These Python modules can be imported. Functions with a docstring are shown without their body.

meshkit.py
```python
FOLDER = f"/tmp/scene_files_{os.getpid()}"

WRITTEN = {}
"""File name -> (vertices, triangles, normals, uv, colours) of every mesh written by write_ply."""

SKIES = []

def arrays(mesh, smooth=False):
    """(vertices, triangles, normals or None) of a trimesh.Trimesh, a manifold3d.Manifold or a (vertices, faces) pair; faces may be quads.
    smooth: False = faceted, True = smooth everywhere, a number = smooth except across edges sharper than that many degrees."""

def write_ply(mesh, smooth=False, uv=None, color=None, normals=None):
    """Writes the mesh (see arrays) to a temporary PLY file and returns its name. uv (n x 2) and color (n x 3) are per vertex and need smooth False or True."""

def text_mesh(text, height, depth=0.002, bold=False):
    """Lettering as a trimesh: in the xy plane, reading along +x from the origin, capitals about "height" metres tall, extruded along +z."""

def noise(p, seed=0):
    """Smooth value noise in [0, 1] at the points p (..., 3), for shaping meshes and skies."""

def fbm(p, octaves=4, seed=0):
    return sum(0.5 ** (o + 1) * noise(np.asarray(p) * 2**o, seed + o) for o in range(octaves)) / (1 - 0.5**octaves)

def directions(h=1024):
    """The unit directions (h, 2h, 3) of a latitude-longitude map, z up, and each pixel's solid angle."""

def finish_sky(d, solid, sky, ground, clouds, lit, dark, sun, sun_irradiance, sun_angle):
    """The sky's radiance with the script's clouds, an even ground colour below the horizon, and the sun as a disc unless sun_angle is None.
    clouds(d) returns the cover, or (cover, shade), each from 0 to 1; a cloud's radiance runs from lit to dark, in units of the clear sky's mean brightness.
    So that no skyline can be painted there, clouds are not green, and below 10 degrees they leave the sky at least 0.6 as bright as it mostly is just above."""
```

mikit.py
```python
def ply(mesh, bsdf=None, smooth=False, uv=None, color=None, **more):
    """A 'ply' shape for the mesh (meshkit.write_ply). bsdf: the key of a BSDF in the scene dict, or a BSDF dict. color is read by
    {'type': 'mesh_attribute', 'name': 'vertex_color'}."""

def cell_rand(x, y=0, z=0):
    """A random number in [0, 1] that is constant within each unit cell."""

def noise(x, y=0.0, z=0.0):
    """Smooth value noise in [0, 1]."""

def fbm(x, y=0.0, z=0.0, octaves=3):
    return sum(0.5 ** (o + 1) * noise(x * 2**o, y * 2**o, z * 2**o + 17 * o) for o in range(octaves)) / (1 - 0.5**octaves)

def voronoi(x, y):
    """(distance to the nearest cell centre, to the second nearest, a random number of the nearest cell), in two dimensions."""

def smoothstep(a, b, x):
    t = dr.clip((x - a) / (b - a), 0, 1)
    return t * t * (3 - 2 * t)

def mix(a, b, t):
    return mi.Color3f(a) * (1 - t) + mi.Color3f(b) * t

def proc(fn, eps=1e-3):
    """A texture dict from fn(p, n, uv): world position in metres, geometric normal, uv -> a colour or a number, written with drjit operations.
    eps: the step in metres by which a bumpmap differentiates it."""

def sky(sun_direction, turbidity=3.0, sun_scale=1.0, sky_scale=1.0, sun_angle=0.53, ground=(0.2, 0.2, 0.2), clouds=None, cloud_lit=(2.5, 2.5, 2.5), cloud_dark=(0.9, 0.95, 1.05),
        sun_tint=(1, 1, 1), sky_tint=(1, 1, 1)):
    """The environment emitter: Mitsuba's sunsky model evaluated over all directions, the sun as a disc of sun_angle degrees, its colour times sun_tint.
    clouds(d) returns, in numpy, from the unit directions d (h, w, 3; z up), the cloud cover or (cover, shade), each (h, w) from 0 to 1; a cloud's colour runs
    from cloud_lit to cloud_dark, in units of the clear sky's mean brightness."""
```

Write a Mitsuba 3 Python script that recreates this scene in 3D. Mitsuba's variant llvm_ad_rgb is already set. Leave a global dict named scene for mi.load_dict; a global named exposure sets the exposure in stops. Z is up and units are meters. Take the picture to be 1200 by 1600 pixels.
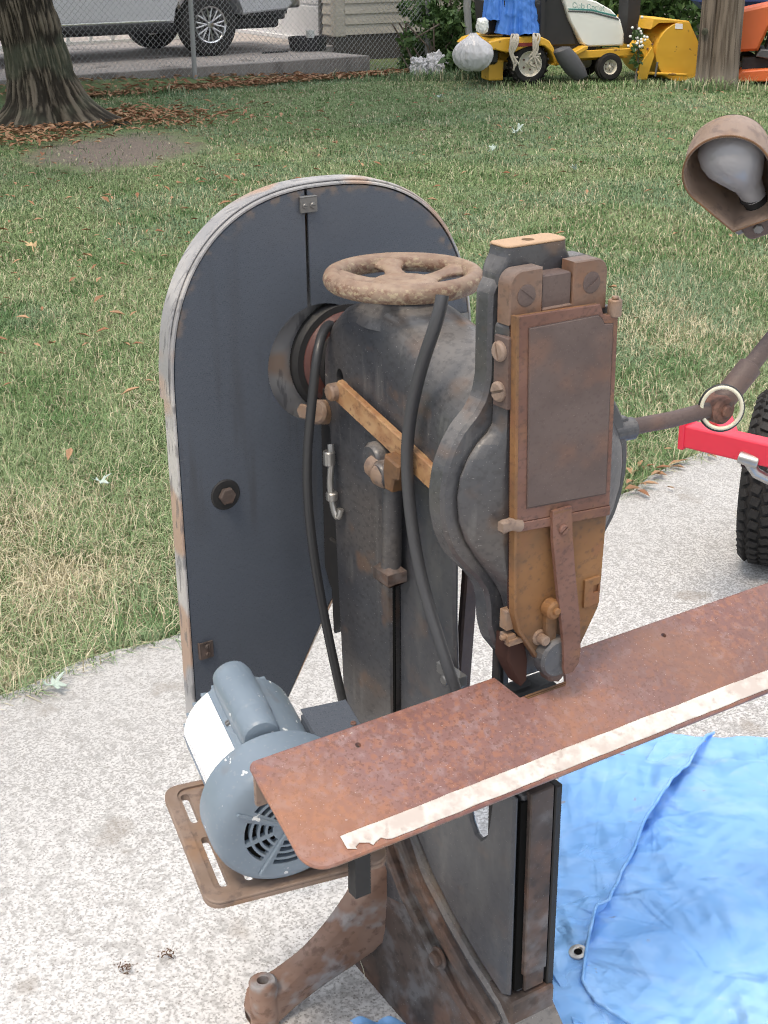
import math, random
import numpy as np, trimesh, shapely, shapely.geometry as sg
import drjit as dr, mitsuba as mi
import manifold3d as m3
import mikit, meshkit
from mikit import proc, noise, fbm, voronoi, cell_rand, smoothstep, mix
T = mi.ScalarTransform4f
rng = np.random.default_rng(7)
scene, labels = {}, {}

# ---------------------------------------------------------------- camera, sky, exposure
_f = 2186.0
_up = np.array([-44 / _f, 5250 / _f, -1.0]); _up /= np.linalg.norm(_up)
_fw = np.array([0, 0, 1.0]) - _up * _up[2]; _fw /= np.linalg.norm(_fw)
_rt = np.cross(_fw, _up); _rt *= np.sign(_rt[0])
_R = np.stack([_rt, _fw, _up])                       # world = R @ camera(x right, y up, z ahead)
_cw = np.eye(4); _cw[:3, 0] = -_R[:, 0]; _cw[:3, 1] = _R[:, 1]; _cw[:3, 2] = _R[:, 2]; _cw[:3, 3] = (0, 0, 1.75)
scene['camera'] = {'type': 'perspective', 'fov': math.degrees(2 * math.atan(600 / _f)), 'fov_axis': 'x', 'near_clip': 0.05, 'far_clip': 600.0,
                   'to_world': T(_cw.tolist())}
def overcast(d):
    # an overcast sky is about three times as bright overhead as at the horizon
    z = np.clip(d[..., 2], 0, 1); return np.ones_like(z), 1 - z
scene['sky_light'] = mikit.sky((-0.25, -0.40, 0.95), turbidity=4, sun_scale=0.34, sun_angle=16, clouds=overcast, cloud_lit=(2.95, 3.05, 3.25), cloud_dark=(1.0, 1.06, 1.18), ground=(0.2, 0.2, 0.17))
exposure = 2.4

# ---------------------------------------------------------------- helpers
def wset(key, mesh, bsdf, smooth=40, tw=None, **kw):
    n = key; i = 0
    while n in scene:
        i += 1; n = f'{key}_{i:03d}'
    d = mikit.ply(mesh, bsdf, smooth, **kw)
    if tw is not None: d['to_world'] = tw
    scene[n] = d
    return n
def lab(key, label=None, cat=None, group=None, kind=None):
    d = {}
    if label: d['label'] = label
    if cat: d['category'] = cat
    if group: d['group'] = group
    if kind: d['kind'] = kind
    labels[key] = d
def tri_idx(q):
    q = np.asarray(q, float); tv, tf = trimesh.creation.triangulate_polygon(sg.Polygon(q), engine='earcut')
    return np.array([int(np.argmin(((q - t) ** 2).sum(1))) for t in np.asarray(tv)])[np.asarray(tf)]
def fixup(m):
    m.merge_vertices(); m.fix_normals()
    if m.volume < 0: m.invert()
    return m
AX = {'xz': (0, 2, 1), 'yz': (1, 2, 0), 'xy': (0, 1, 2)}
def prism(poly, r0, r1, bevel=0.0, plane='xz'):
    """the polygon in the named plane, carried from r0 to r1 along the third axis, with chamfered edges"""
    p = np.asarray(poly, float)
    if sg.Polygon(p).exterior.is_ccw is False: p = p[::-1]
    n = len(p)
    lo, hi = min(r0, r1), max(r0, r1)
    if bevel > 0:
        e = np.roll(p, -1, 0) - p; e /= np.linalg.norm(e, axis=1, keepdims=True) + 1e-12
        nn = np.stack([-e[:, 1], e[:, 0]], 1); a = nn + np.roll(nn, 1, 0)
        a /= np.maximum((a * nn).sum(1, keepdims=True), 0.35)
        q = p + a * bevel
        rings = [(q, lo), (p, lo + bevel), (p, hi - bevel), (q, hi)]
    else:
        q = p; rings = [(p, lo), (p, hi)]
    V = np.vstack([np.column_stack([r, np.full(n, h)]) for r, h in rings])
    F = []
    i = np.arange(n); j = (i + 1) % n
    for k in range(len(rings) - 1):
        F += [np.stack([k * n + i, k * n + j, (k + 1) * n + j], 1), np.stack([k * n + i, (k + 1) * n + j, (k + 1) * n + i], 1)]
    tf = tri_idx(q)
    F += [tf[:, ::-1], tf + (len(rings) - 1) * n]
    ax = AX[plane]; W = np.zeros_like(V); W[:, ax[0]] = V[:, 0]; W[:, ax[1]] = V[:, 1]; W[:, ax[2]] = V[:, 2]
    return fixup(trimesh.Trimesh(W, np.vstack(F), process=True))
def box(c, s, b=0.002):
    c = np.asarray(c, float); s = np.asarray(s, float) / 2
    return prism([(c[0] - s[0], c[1] - s[1]), (c[0] + s[0], c[1] - s[1]), (c[0] + s[0], c[1] + s[1]), (c[0] - s[0], c[1] + s[1])], c[2] - s[2], c[2] + s[2], b, 'xy')
def rrect(x0, x1, y0, y1, r, n=6):
    c = [(x1 - r, y1 - r, 0), (x0 + r, y1 - r, 90), (x0 + r, y0 + r, 180), (x1 - r, y0 + r, 270)]
    return [(cx + r * math.cos(math.radians(a + 90 * k / n)), cy + r * math.sin(math.radians(a + 90 * k / n))) for cx, cy, a in c for k in range(n + 1)]
def frame_to(p, d):
    d = np.asarray(d, float); d /= np.linalg.norm(d)
    a = np.cross(d, [0, 0, 1.0] if abs(d[2]) < 0.9 else [1.0, 0, 0]); a /= np.linalg.norm(a)
    M = np.eye(4); M[:3, 0] = a; M[:3, 1] = np.cross(d, a); M[:3, 2] = d; M[:3, 3] = p
    return M
def lathe(profile, p=(0, 0, 0), d=(0, 0, 1), sides=40):
    """profile (radius, distance along the axis); closed ends where the radius is 0"""
    m = trimesh.creation.revolve(np.asarray(profile, float), sections=sides)
    m.apply_transform(frame_to(p, d)); m.merge_vertices()
    if m.is_watertight: m.fix_normals()
    if m.volume < 0: m.invert()
    return m
def cyl(p0, p1, r, b=None, sides=28):
    p0 = np.asarray(p0, float); p1 = np.asarray(p1, float); L = np.linalg.norm(p1 - p0); b = min(r * .2, L * .2) if b is None else b
    return lathe([(0, 0), (r - b, 0), (r, b), (r, L - b), (r - b, L), (0, L)], p0, p1 - p0, sides)
def spline(pts, n=60):
    from scipy.interpolate import CubicSpline
    p = np.asarray(pts, float); t = np.r_[0, np.cumsum(np.linalg.norm(np.diff(p, axis=0), axis=1))]
    return CubicSpline(t, p)(np.linspace(0, t[-1], n))
def tube(p, r, sides=12, smooth=0, closed=False):
    p = np.asarray(p, float)
    if smooth: p = spline(p, smooth)
    n = len(p); r = np.broadcast_to(np.asarray(r, float), (n,))
    t = np.gradient(p, axis=0)
    if closed: t = np.roll(p, -1, 0) - np.roll(p, 1, 0)
    t /= np.linalg.norm(t, axis=1, keepdims=True) + 1e-12
    a = np.cross(t[0], [0, 0, 1.0] if abs(t[0][2]) < .8 else [1.0, 0, 0]); a /= np.linalg.norm(a)
    A = []
    for k in range(n):
        a = a - t[k] * (a @ t[k]); a /= np.linalg.norm(a); A.append(a)
    A = np.array(A); B = np.cross(t, A); w = np.arange(sides) * 2 * np.pi / sides
    V = (p[:, None] + r[:, None, None] * (np.cos(w)[None, :, None] * A[:, None] + np.sin(w)[None, :, None] * B[:, None])).reshape(-1, 3)
    F = []
    for k in range(n if closed else n - 1):
        i = np.arange(sides); j = (i + 1) % sides; k2 = (k + 1) % n
        F += [np.stack([k * sides + i, k * sides + j, k2 * sides + j], 1), np.stack([k * sides + i, k2 * sides + j, k2 * sides + i], 1)]
    if not closed:
        V = np.vstack([V, p[0], p[-1]]); i = np.arange(sides); j = (i + 1) % sides
        F += [np.stack([j, i, np.full(sides, n * sides)], 1), np.stack([(n - 1) * sides + i, (n - 1) * sides + j, np.full(sides, n * sides + 1)], 1)]
    m = trimesh.Trimesh(V, np.vstack(F), process=False)
    if m.volume < 0: m.invert()
    return m
def loft(rings, cap=True, closed=False):
    """rings: list of (n,3) loops of equal length"""
    R = [np.asarray(r, float) for r in rings]; n = len(R[0]); V = np.vstack(R); F = []
    i = np.arange(n); j = (i + 1) % n
    for k in range(len(R) - 1):
        F += [np.stack([k * n + i, k * n + j, (k + 1) * n + j], 1), np.stack([k * n + i, (k + 1) * n + j, (k + 1) * n + i], 1)]
    if cap:
        V = np.vstack([V, R[0].mean(0), R[-1].mean(0)]); m = len(R) * n
        F += [np.stack([j, i, np.full(n, m)], 1), np.stack([m - n + i, m - n + j, np.full(n, m + 1)], 1)]
    me = trimesh.Trimesh(V, np.vstack(F), process=False); me.fix_normals() if cap else None
    if cap and me.volume < 0: me.invert()
    return me
def sheet(P, th=0.0):
    """grid of points (a,b,3) as a surface"""
    P = np.asarray(P, float); a, b = P.shape[:2]; idx = np.arange(a * b).reshape(a, b)
    q = np.stack([idx[:-1, :-1], idx[1:, :-1], idx[1:, 1:], idx[:-1, 1:]], -1).reshape(-1, 4)
    return trimesh.Trimesh(P.reshape(-1, 3), np.vstack([q[:, [0, 1, 2]], q[:, [0, 2, 3]]]), process=False)
def cat(*ms): return trimesh.util.concatenate([m for x in ms for m in (x if isinstance(x, (list, tuple)) else [x])])
def man(m):
    m = m.copy(); m.merge_vertices()
    return m3.Manifold(m3.Mesh(vert_properties=np.asarray(m.vertices, np.float32), tri_verts=np.asarray(m.faces, np.uint32)))
def cut(a, *bs):
    A = man(a)
    for b in bs: A = A - man(b)
    o = A.to_mesh(); return trimesh.Trimesh(o.vert_properties[:, :3], o.tri_verts, process=True)
def screw(p, d, r, h=.004, slot_dir=(1, 0, 0)):
    """a round-head slotted screw standing on p, pointing along d"""
    m = lathe([(0, -.001), (r, -.001), (r, h * .55), (r * .8, h * .92), (0, h)], p, d, 24)
    M = frame_to(p, d); s = np.asarray(slot_dir, float); s -= np.asarray(d) * (s @ np.asarray(d)) / (np.asarray(d) @ np.asarray(d)); s /= np.linalg.norm(s)
    dd = np.asarray(d, float) / np.linalg.norm(d); t = np.cross(dd, s)
    b = trimesh.creation.box((r * 2.6, r * .26, h)); X = np.eye(4); X[:3, 0] = s; X[:3, 1] = t; X[:3, 2] = dd; X[:3, 3] = np.asarray(p) + dd * (h * 1.0)
    b.apply_transform(X); return cut(m, b)
def hexbolt(p, d, r, h, washer=None):
    M = frame_to(p, d); m = prism([(r * math.cos(a), r * math.sin(a)) for a in np.arange(6) * math.pi / 3], 0, h, r * .12, 'xy'); m.apply_transform(M)
    return m if washer is None else cat(m, lathe([(0, -.003), (washer, -.003), (washer, 0), (washer * .9, .0012), (0, .0012)], p, d, 28))

# ---------------------------------------------------------------- materials
def pr(color, rough=.5, spec=.5, metal=0.0, bump=None, bs=.001, eps=1e-3, **more):
    c = {'type': 'rgb', 'value': list(color)} if isinstance(color, (tuple, list)) else proc(color)
    b = {'type': 'principled', 'base_color': c, 'roughness': proc(rough) if callable(rough) else rough, 'specular': spec, **more}
    if metal: b['metallic'] = metal
    if bump is not None: b = {'type': 'bumpmap', 'bump': proc(bump, eps), 'scale': bs, 'b': b}
    return {'type': 'twosided', 'b': b}
def f3(p, s, o=3): return fbm(p.x * s, p.y * s, p.z * s, o)
def n1(p, s): return noise(p.x * s + 3.1, p.y * s + 1.7, p.z * s + 9.2)
S = smoothstep
def up(n): return dr.clip(n.z, 0, 1)
def c_guard(p, n, uv):
    g = f3(p, 7, 4); d = n1(p, 700)
    c = mix((.070, .083, .106), (.088, .102, .127), g)
    c = mix(c, (.13, .135, .145), S(.62, .95, d) * .5)
    c = mix(c, (.035, .04, .05), S(.38, .1, d) * .5)
    lx = (p.x - .244) * .8434 + (p.y - 1.77) * .5373; e = .285 * dr.power(dr.power(dr.abs(lx + .04) / .2845, 2.45) + dr.power(dr.abs(p.z - 1.075) / .311, 2.45), 1 / 2.45)
    peel = S(.262, .284, e + .030 * (f3(p, 40, 4) - .5) + .02 * (f3(p, 9, 3) - .5)) * S(1.10, 1.2, p.z)
    c = mix(c, (.23, .17, .125), peel * S(.45, .65, f3(p + 4.4, 60, 4)) * .65)
    sc = S(.80, .86, fbm(p.x * 16, p.y * 16, p.z * 160, 3)) * S(.5, .65, n1(p, 6))
    c = mix(c, (.17, .17, .17), sc * .5)
    drip = S(.52, .75, fbm(p.x * 60, p.y * 60, p.z * 3.5, 4)) * S(.4, .7, f3(p + 3.0, 4, 2))
    return mix(c, (.055, .054, .056), drip * .45)
def c_iron(p, n, uv):
    a = f3(p, 8, 4); b = f3(p, 150, 4); d = n1(p, 480); st = fbm(p.x * 75, p.y * 75, p.z * 9, 4)
    c = mix((.040, .043, .052), (.064, .067, .075), S(.2, .8, a))
    c = mix(c, (.115, .098, .085), S(.40, .8, f3(p + 5.3, 7, 3)) * .5)
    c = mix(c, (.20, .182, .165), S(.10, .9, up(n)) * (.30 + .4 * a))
    c = mix(c, (.026, .026, .029), S(.45, .8, b) * .45)
    c = mix(c, (.15, .148, .145), S(.58, .85, st) * .35)
    c = mix(c, (.15, .09, .055), S(.58, .8, f3(p + 2.2, 19, 4)) * .5)
    return mix(c, (.42, .41, .39), S(.86, 1.0, d) * .4)
def c_frame(p, n, uv): return mix(c_iron(p, n, uv), mix((.044, .051, .066), (.10, .105, .11), S(.45, .75, fbm(p.x * 34, p.y * 34, p.z * 11, 4))), .42)
def c_base(p, n, uv):
    a = f3(p, 9, 4); b = f3(p, 70, 4)
    c = mix((.034, .028, .026), (.088, .068, .060), S(.25, .75, a))
    c = mix(c, (.15, .082, .055), S(.4, .75, f3(p + 3.3, 16, 4)) * .65)
    c = mix(c, (.19, .20, .215), S(.45, .75, f3(p + 1.9, 26, 4)) * .45)
    c = mix(c, (.03, .025, .023), S(.48, .8, b) * .6)
    return mix(c, (.34, .34, .33), S(.86, 1.0, n1(p, 420)) * .3)
def c_foot(p, n, uv):
    a = f3(p, 13, 4)
    c = mix((.20, .115, .08), (.28, .19, .15), S(.25, .75, a))
    c = mix(c, (.32, .325, .335), S(.45, .66, f3(p + 7.7, 20, 4)) * .8)
    return mix(c, (.10, .055, .04), S(.5, .8, f3(p + 1.1, 75, 4)) * .6)
def c_cover(p, n, uv):
    a = f3(p, 14, 4); b = f3(p, 240, 3)
    c = mix((.086, .061, .056), (.118, .087, .079), S(.2, .8, a))
    c = mix(c, (.19, .095, .06), S(.5, .85, f3(p + 4.1, 20, 4)) * .45)
    c = mix(c, (.07, .05, .05), S(.5, .85, b) * .45)
    return mix(c, (.30, .22, .19), S(.84, 1., n1(p, 600)) * .3)
def c_ochre(p, n, uv):
    a = f3(p, 12, 4); b = f3(p, 150, 4)
    c = mix((.160, .080, .035), (.245, .125, .052), S(.2, .8, a))
    c = mix(c, (.095, .064, .045), S(.36, .70, f3(p + 6.1, 9, 4)) * .75)
    c = mix(c, (.20, .085, .05), S(.5, .8, f3(p + 1.7, 28, 4)) * .5)
    return mix(c, (.06, .042, .035), S(.5, .85, b) * .45)
def c_bar(p, n, uv):
    a = f3(p, 22, 4); c = mix((.30, .165, .075), (.38, .24, .13), S(.2, .8, a))
    c = mix(c, (.22, .10, .05), S(.45, .75, f3(p + 3.7, 40, 4)) * .6)
    return mix(c, (.08, .05, .035), S(.52, .8, f3(p, 130, 4)) * .5)
def c_ear(p, n, uv):
    a = f3(p, 14, 4); c = mix((.135, .085, .062), (.19, .125, .095), S(.2, .8, a))
    c = mix(c, (.20, .095, .05), S(.45, .8, f3(p + 5.7, 24, 4)) * .6)
    c = mix(c, (.15, .14, .135), up(n) * .5)
    return mix(c, (.06, .045, .042), S(.5, .85, f3(p, 140, 4)) * .5)
def c_rustred(p, n, uv):
    a = f3(p, 18, 4); b = f3(p, 190, 4)
    c = mix((.13, .066, .05), (.18, .098, .078), S(.2, .8, a))
    c = mix(c, (.22, .115, .06), S(.5, .8, f3(p + 2.7, 26, 4)) * .45)
    return mix(c, (.055, .036, .034), S(.48, .8, b) * .5)
def c_table(p, n, uv):
    a = f3(p, 7, 4); b = f3(p, 120, 4); d = f3(p + 3.0, 260, 3)
    c = mix((.168, .078, .066), (.222, .122, .112), S(.25, .75, a))
    c = mix(c, (.285, .20, .198), S(.45, .78, f3(p + 8.3, 75, 4)) * .6)
    c = mix(c, (.29, .125, .075), S(.42, .72, b) * .65)
    c = mix(c, (.14, .07, .055), S(.52, .75, d) * .6)
    c = mix(c, (.36, .17, .085), S(.55, .8, f3(p + 1.3, 5, 3)) * .45)
    c = mix(c, (.15, .085, .07), S(.5, .75, f3(p + 6.1, 4, 4)) * .5)
    return mix(c, (.62, .57, .52), S(.88, 1., n1(p, 420)) * .45)
def c_motor(p, n, uv):
    a = f3(p, 16, 3)
    c = mix((.145, .19, .24), (.19, .24, .295), a)
    c = mix(c, (.16, .13, .10), S(.6, .8, f3(p + 3.7, 26, 3)) * .3)
    c = mix(c, (.55, .58, .6), S(.745, .77, f3(p + 11.0, 62, 3)))
    return mix(c, (.22, .25, .29), S(.66, .8, f3(p, 200, 2)) * .5)
def c_wheel(p, n, uv):
    a = f3(p, 20, 4); b = f3(p + 4.0, 110, 4); t = S(.25, .8, up(n))
    c = mix((.21, .145, .105), (.29, .215, .16), S(.2, .8, a))
    c = mix(c, (.15, .075, .05), S(.36, .70, b) * (.85 - t * .55))
    c = mix(c, (.50, .43, .29), S(.46, .72, f3(p + 9.0, 230, 4)) * (.55 - t * .5))
    return mix(c, (.13, .085, .07), S(.5, .8, f3(p + 1.0, 45, 4)) * .5)
def c_rim(p, n, uv):
    a = f3(p, 12, 4); st = fbm(p.x * 30, p.y * 200, p.z * 30, 3)
    c = mix((.26, .26, .27), (.42, .41, .40), S(.3, .7, a))
    c = mix(c, (.36, .24, .17), S(.50, .62, f3(p + 2.9, 9, 3)) * .8)
    return mix(c, (.10, .10, .11), S(.58, .72, st) * .6)
def c_plate(p, n, uv):
    a = f3(p, 20, 4)
    c = mix((.19, .135, .10), (.26, .195, .16), S(.2, .8, a))
    c = mix(c, (.27, .14, .06), S(.5, .8, f3(p + 3.7, 26, 4)) * .5)
    return mix(c, (.09, .065, .06), S(.5, .8, f3(p + 6.7, 90, 4)) * .5)
def c_strip(p, n, uv):
    a = f3(p, 75, 4); b = f3(p + 3.3, 7, 3)
    c = mix((.60, .585, .55), (.47, .415, .38), S(.42, .64, a * .45 + b * .55))
    return mix(c, (.36, .28, .24), S(.60, .78, f3(p + 7.0, 90, 4)) * .5)
def h_rust(p, n, uv): return f3(p, 260, 2)
def h_cast(p, n, uv): return f3(p, 110, 4)
def c_conc(p, n, uv):
    big = fbm(p.x * 1.1, p.y * 1.1, 0, 4); a = fbm(p.x * 230, p.y * 230, 3, 4); b = fbm(p.x * 55, p.y * 48, 5, 4); v, v2, r = voronoi(p.x * 170, p.y * 170)
    c = mix((.35, .345, .34), (.49, .485, .48), S(.25, .75, big))
    c = mix(c, (.655, .655, .65), S(.42, .66, a) * .65)
    c = mix(c, (.24, .235, .225), S(.47, .26, a) * .6)
    c = mix(c, (.28, .275, .265), S(.5, .8, b) * .55)
    c = mix(c, (.16, .145, .135), S(.88, .95, r) * S(.45, .2, v) * .65)
    c = mix(c, (.24, .21, .18), S(.68, .80, fbm(p.x * 7 + 3, p.y * 7, 0, 4)) * .5)
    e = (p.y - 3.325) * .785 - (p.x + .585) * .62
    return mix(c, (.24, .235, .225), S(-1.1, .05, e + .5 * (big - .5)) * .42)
def h_conc(p, n, uv): return fbm(p.x * 110, p.y * 110, 0, 3)
def c_slab(p, n, uv):
    a = fbm(p.x * 1.3, p.y * 1.3, 0, 4); b = fbm(p.x * 40, p.y * 40, 0, 2)
    c = mix((.24, .215, .20), (.33, .30, .28), a) * (0.85 + .3 * b)
    return mix(c, (.12, .105, .095), S(.62, .75, fbm(p.x * 2.3 + 8, p.y * 2.3, 0, 3)) * .6)
def lawn_mix(p):
    """share of straw, from place"""
    near = S(7.0, 3.2, p.y - .75 * p.x)
    return dr.clip(S(.34, .74, fbm(p.x * 1.5 + 2, p.y * 1.2, 0, 3)) * (.10 + .90 * near) + .18 * near + .02, 0, 1)
def c_soil(p, n, uv):
    a = fbm(p.x * 9, p.y * 9, 0, 3); s = lawn_mix(p)
    c = mix((.10, .14, .065), (.28, .245, .155), s)
    c = mix(c, (.10, .085, .055), S(.45, .7, a) * .6)
    dirt = S(1.15, .45, dr.sqrt(dr.square((p.x + 2.35) / .8) + dr.square((p.y - 12.7) / 1.3)) + .5 * fbm(p.x * 3, p.y * 3, 4, 3) - .25)
    return mix(c, (.135, .115, .10), dirt)
def c_grass(p, n, uv):
    s = lawn_mix(p); r = uv.x
    dry = S(-.04, .04, s * .95 + .10 - r)
    g = mix((.17, .25, .115), (.25, .33, .16), cell_rand(r * 971, 3, 1))
    g = mix(g, (.15, .235, .15), S(.5, .7, fbm(p.x * .9, p.y * .9, 7, 2)) * .6)
    g = mix(g, (.085, .17, .055), S(.48, .68, fbm(p.x * 3.1 + 5, p.y * 2.6, 2, 3)) * .75)
    st = mix((.46, .42, .27), (.62, .56, .41), cell_rand(r * 577, 5, 2))
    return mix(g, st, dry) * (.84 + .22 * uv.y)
def c_leafdry(p, n, uv): return mix((.24, .115, .065), (.40, .26, .16), cell_rand(uv.x * 311, 1, 2)) 
def c_bark(p, n, uv):
    a = f3(p, 26, 4); d = uv.x
    c = mix((.026, .023, .018), (.135, .118, .092), S(.25, .85, d * .75 + a * .3))
    return mix(c, (.10, .12, .085), S(.5, .7, f3(p, 3.2, 3)) * .4)
def c_pole(p, n, uv):
    st = fbm(p.x * 45, p.y * 45, p.z * 2.2, 4)
    c = mix((.085, .068, .055), (.20, .165, .135), S(.3, .7, st))
    return mix(c, (.30, .27, .235), S(.35, .0, p.z) * .5)
def c_siding(p, n, uv): return mix((.47, .43, .36), (.56, .52, .44), fbm(p.x * 2, p.y * 2, p.z * 9, 3))
def c_tarp(p, n, uv):
    w = .5 + .5 * dr.sin(p.x * 2600) * dr.sin(p.y * 2600)
    c = mix((.17, .38, .74), (.25, .49, .84), fbm(p.x * 6, p.y * 6, 0, 3)) 
    c = mix(c, (.34, .56, .88), S(.5, .75, fbm(p.x * 17 + 3, p.y * 17, 0, 4)) * .4)
    return mix(c, (.30, .25, .22), S(.82, .86, fbm(p.x * 19 + 7, p.y * 31, 0, 4)) * .6)
def h_tarp(p, n, uv):
    h = .004 * dr.sin(p.x * 1500) * dr.sin(p.y * 1500) 
    for k, (a, fq) in enumerate(((.35, 5.1), (1.1, 6.3), (1.75, 4.4), (2.5, 7.2), (.8, 11.0), (2.1, 13.0), (2.95, 9.0), (.1, 21.0), (1.4, 26.0), (2.3, 31.0))):
        t = (p.x * math.cos(a) + p.y * math.sin(a)) * fq + .8 * noise(p.x * 2.1 + k, p.y * 2.1, k * 3.7); m = S(.50, .62, noise(p.x * 4.3 + 9 * k, p.y * 4.3, k * 5.1)); w = dr.abs(t - dr.floor(t) - .5)
        h = h + m * (.85 * w + .075 * S(.045, .0, w)) * 5 / fq
    return h
def c_blade(p, n, uv): return mix((.03, .065, .018), (.085, .15, .045), cell_rand(uv.x * 733, 2, 5))
def c_yellow(p, n, uv): return mix(mix((.62, .34, .025), (.70, .42, .05), fbm(p.x * 5, p.y * 5, p.z * 5, 3)), (.17, .09, .04), S(.72, .78, f3(p + 2., 14, 3)) * .8)
def c_tire(p, n, uv): return mix((.012, .012, .013), (.035, .033, .031), f3(p, 30, 3))

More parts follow.
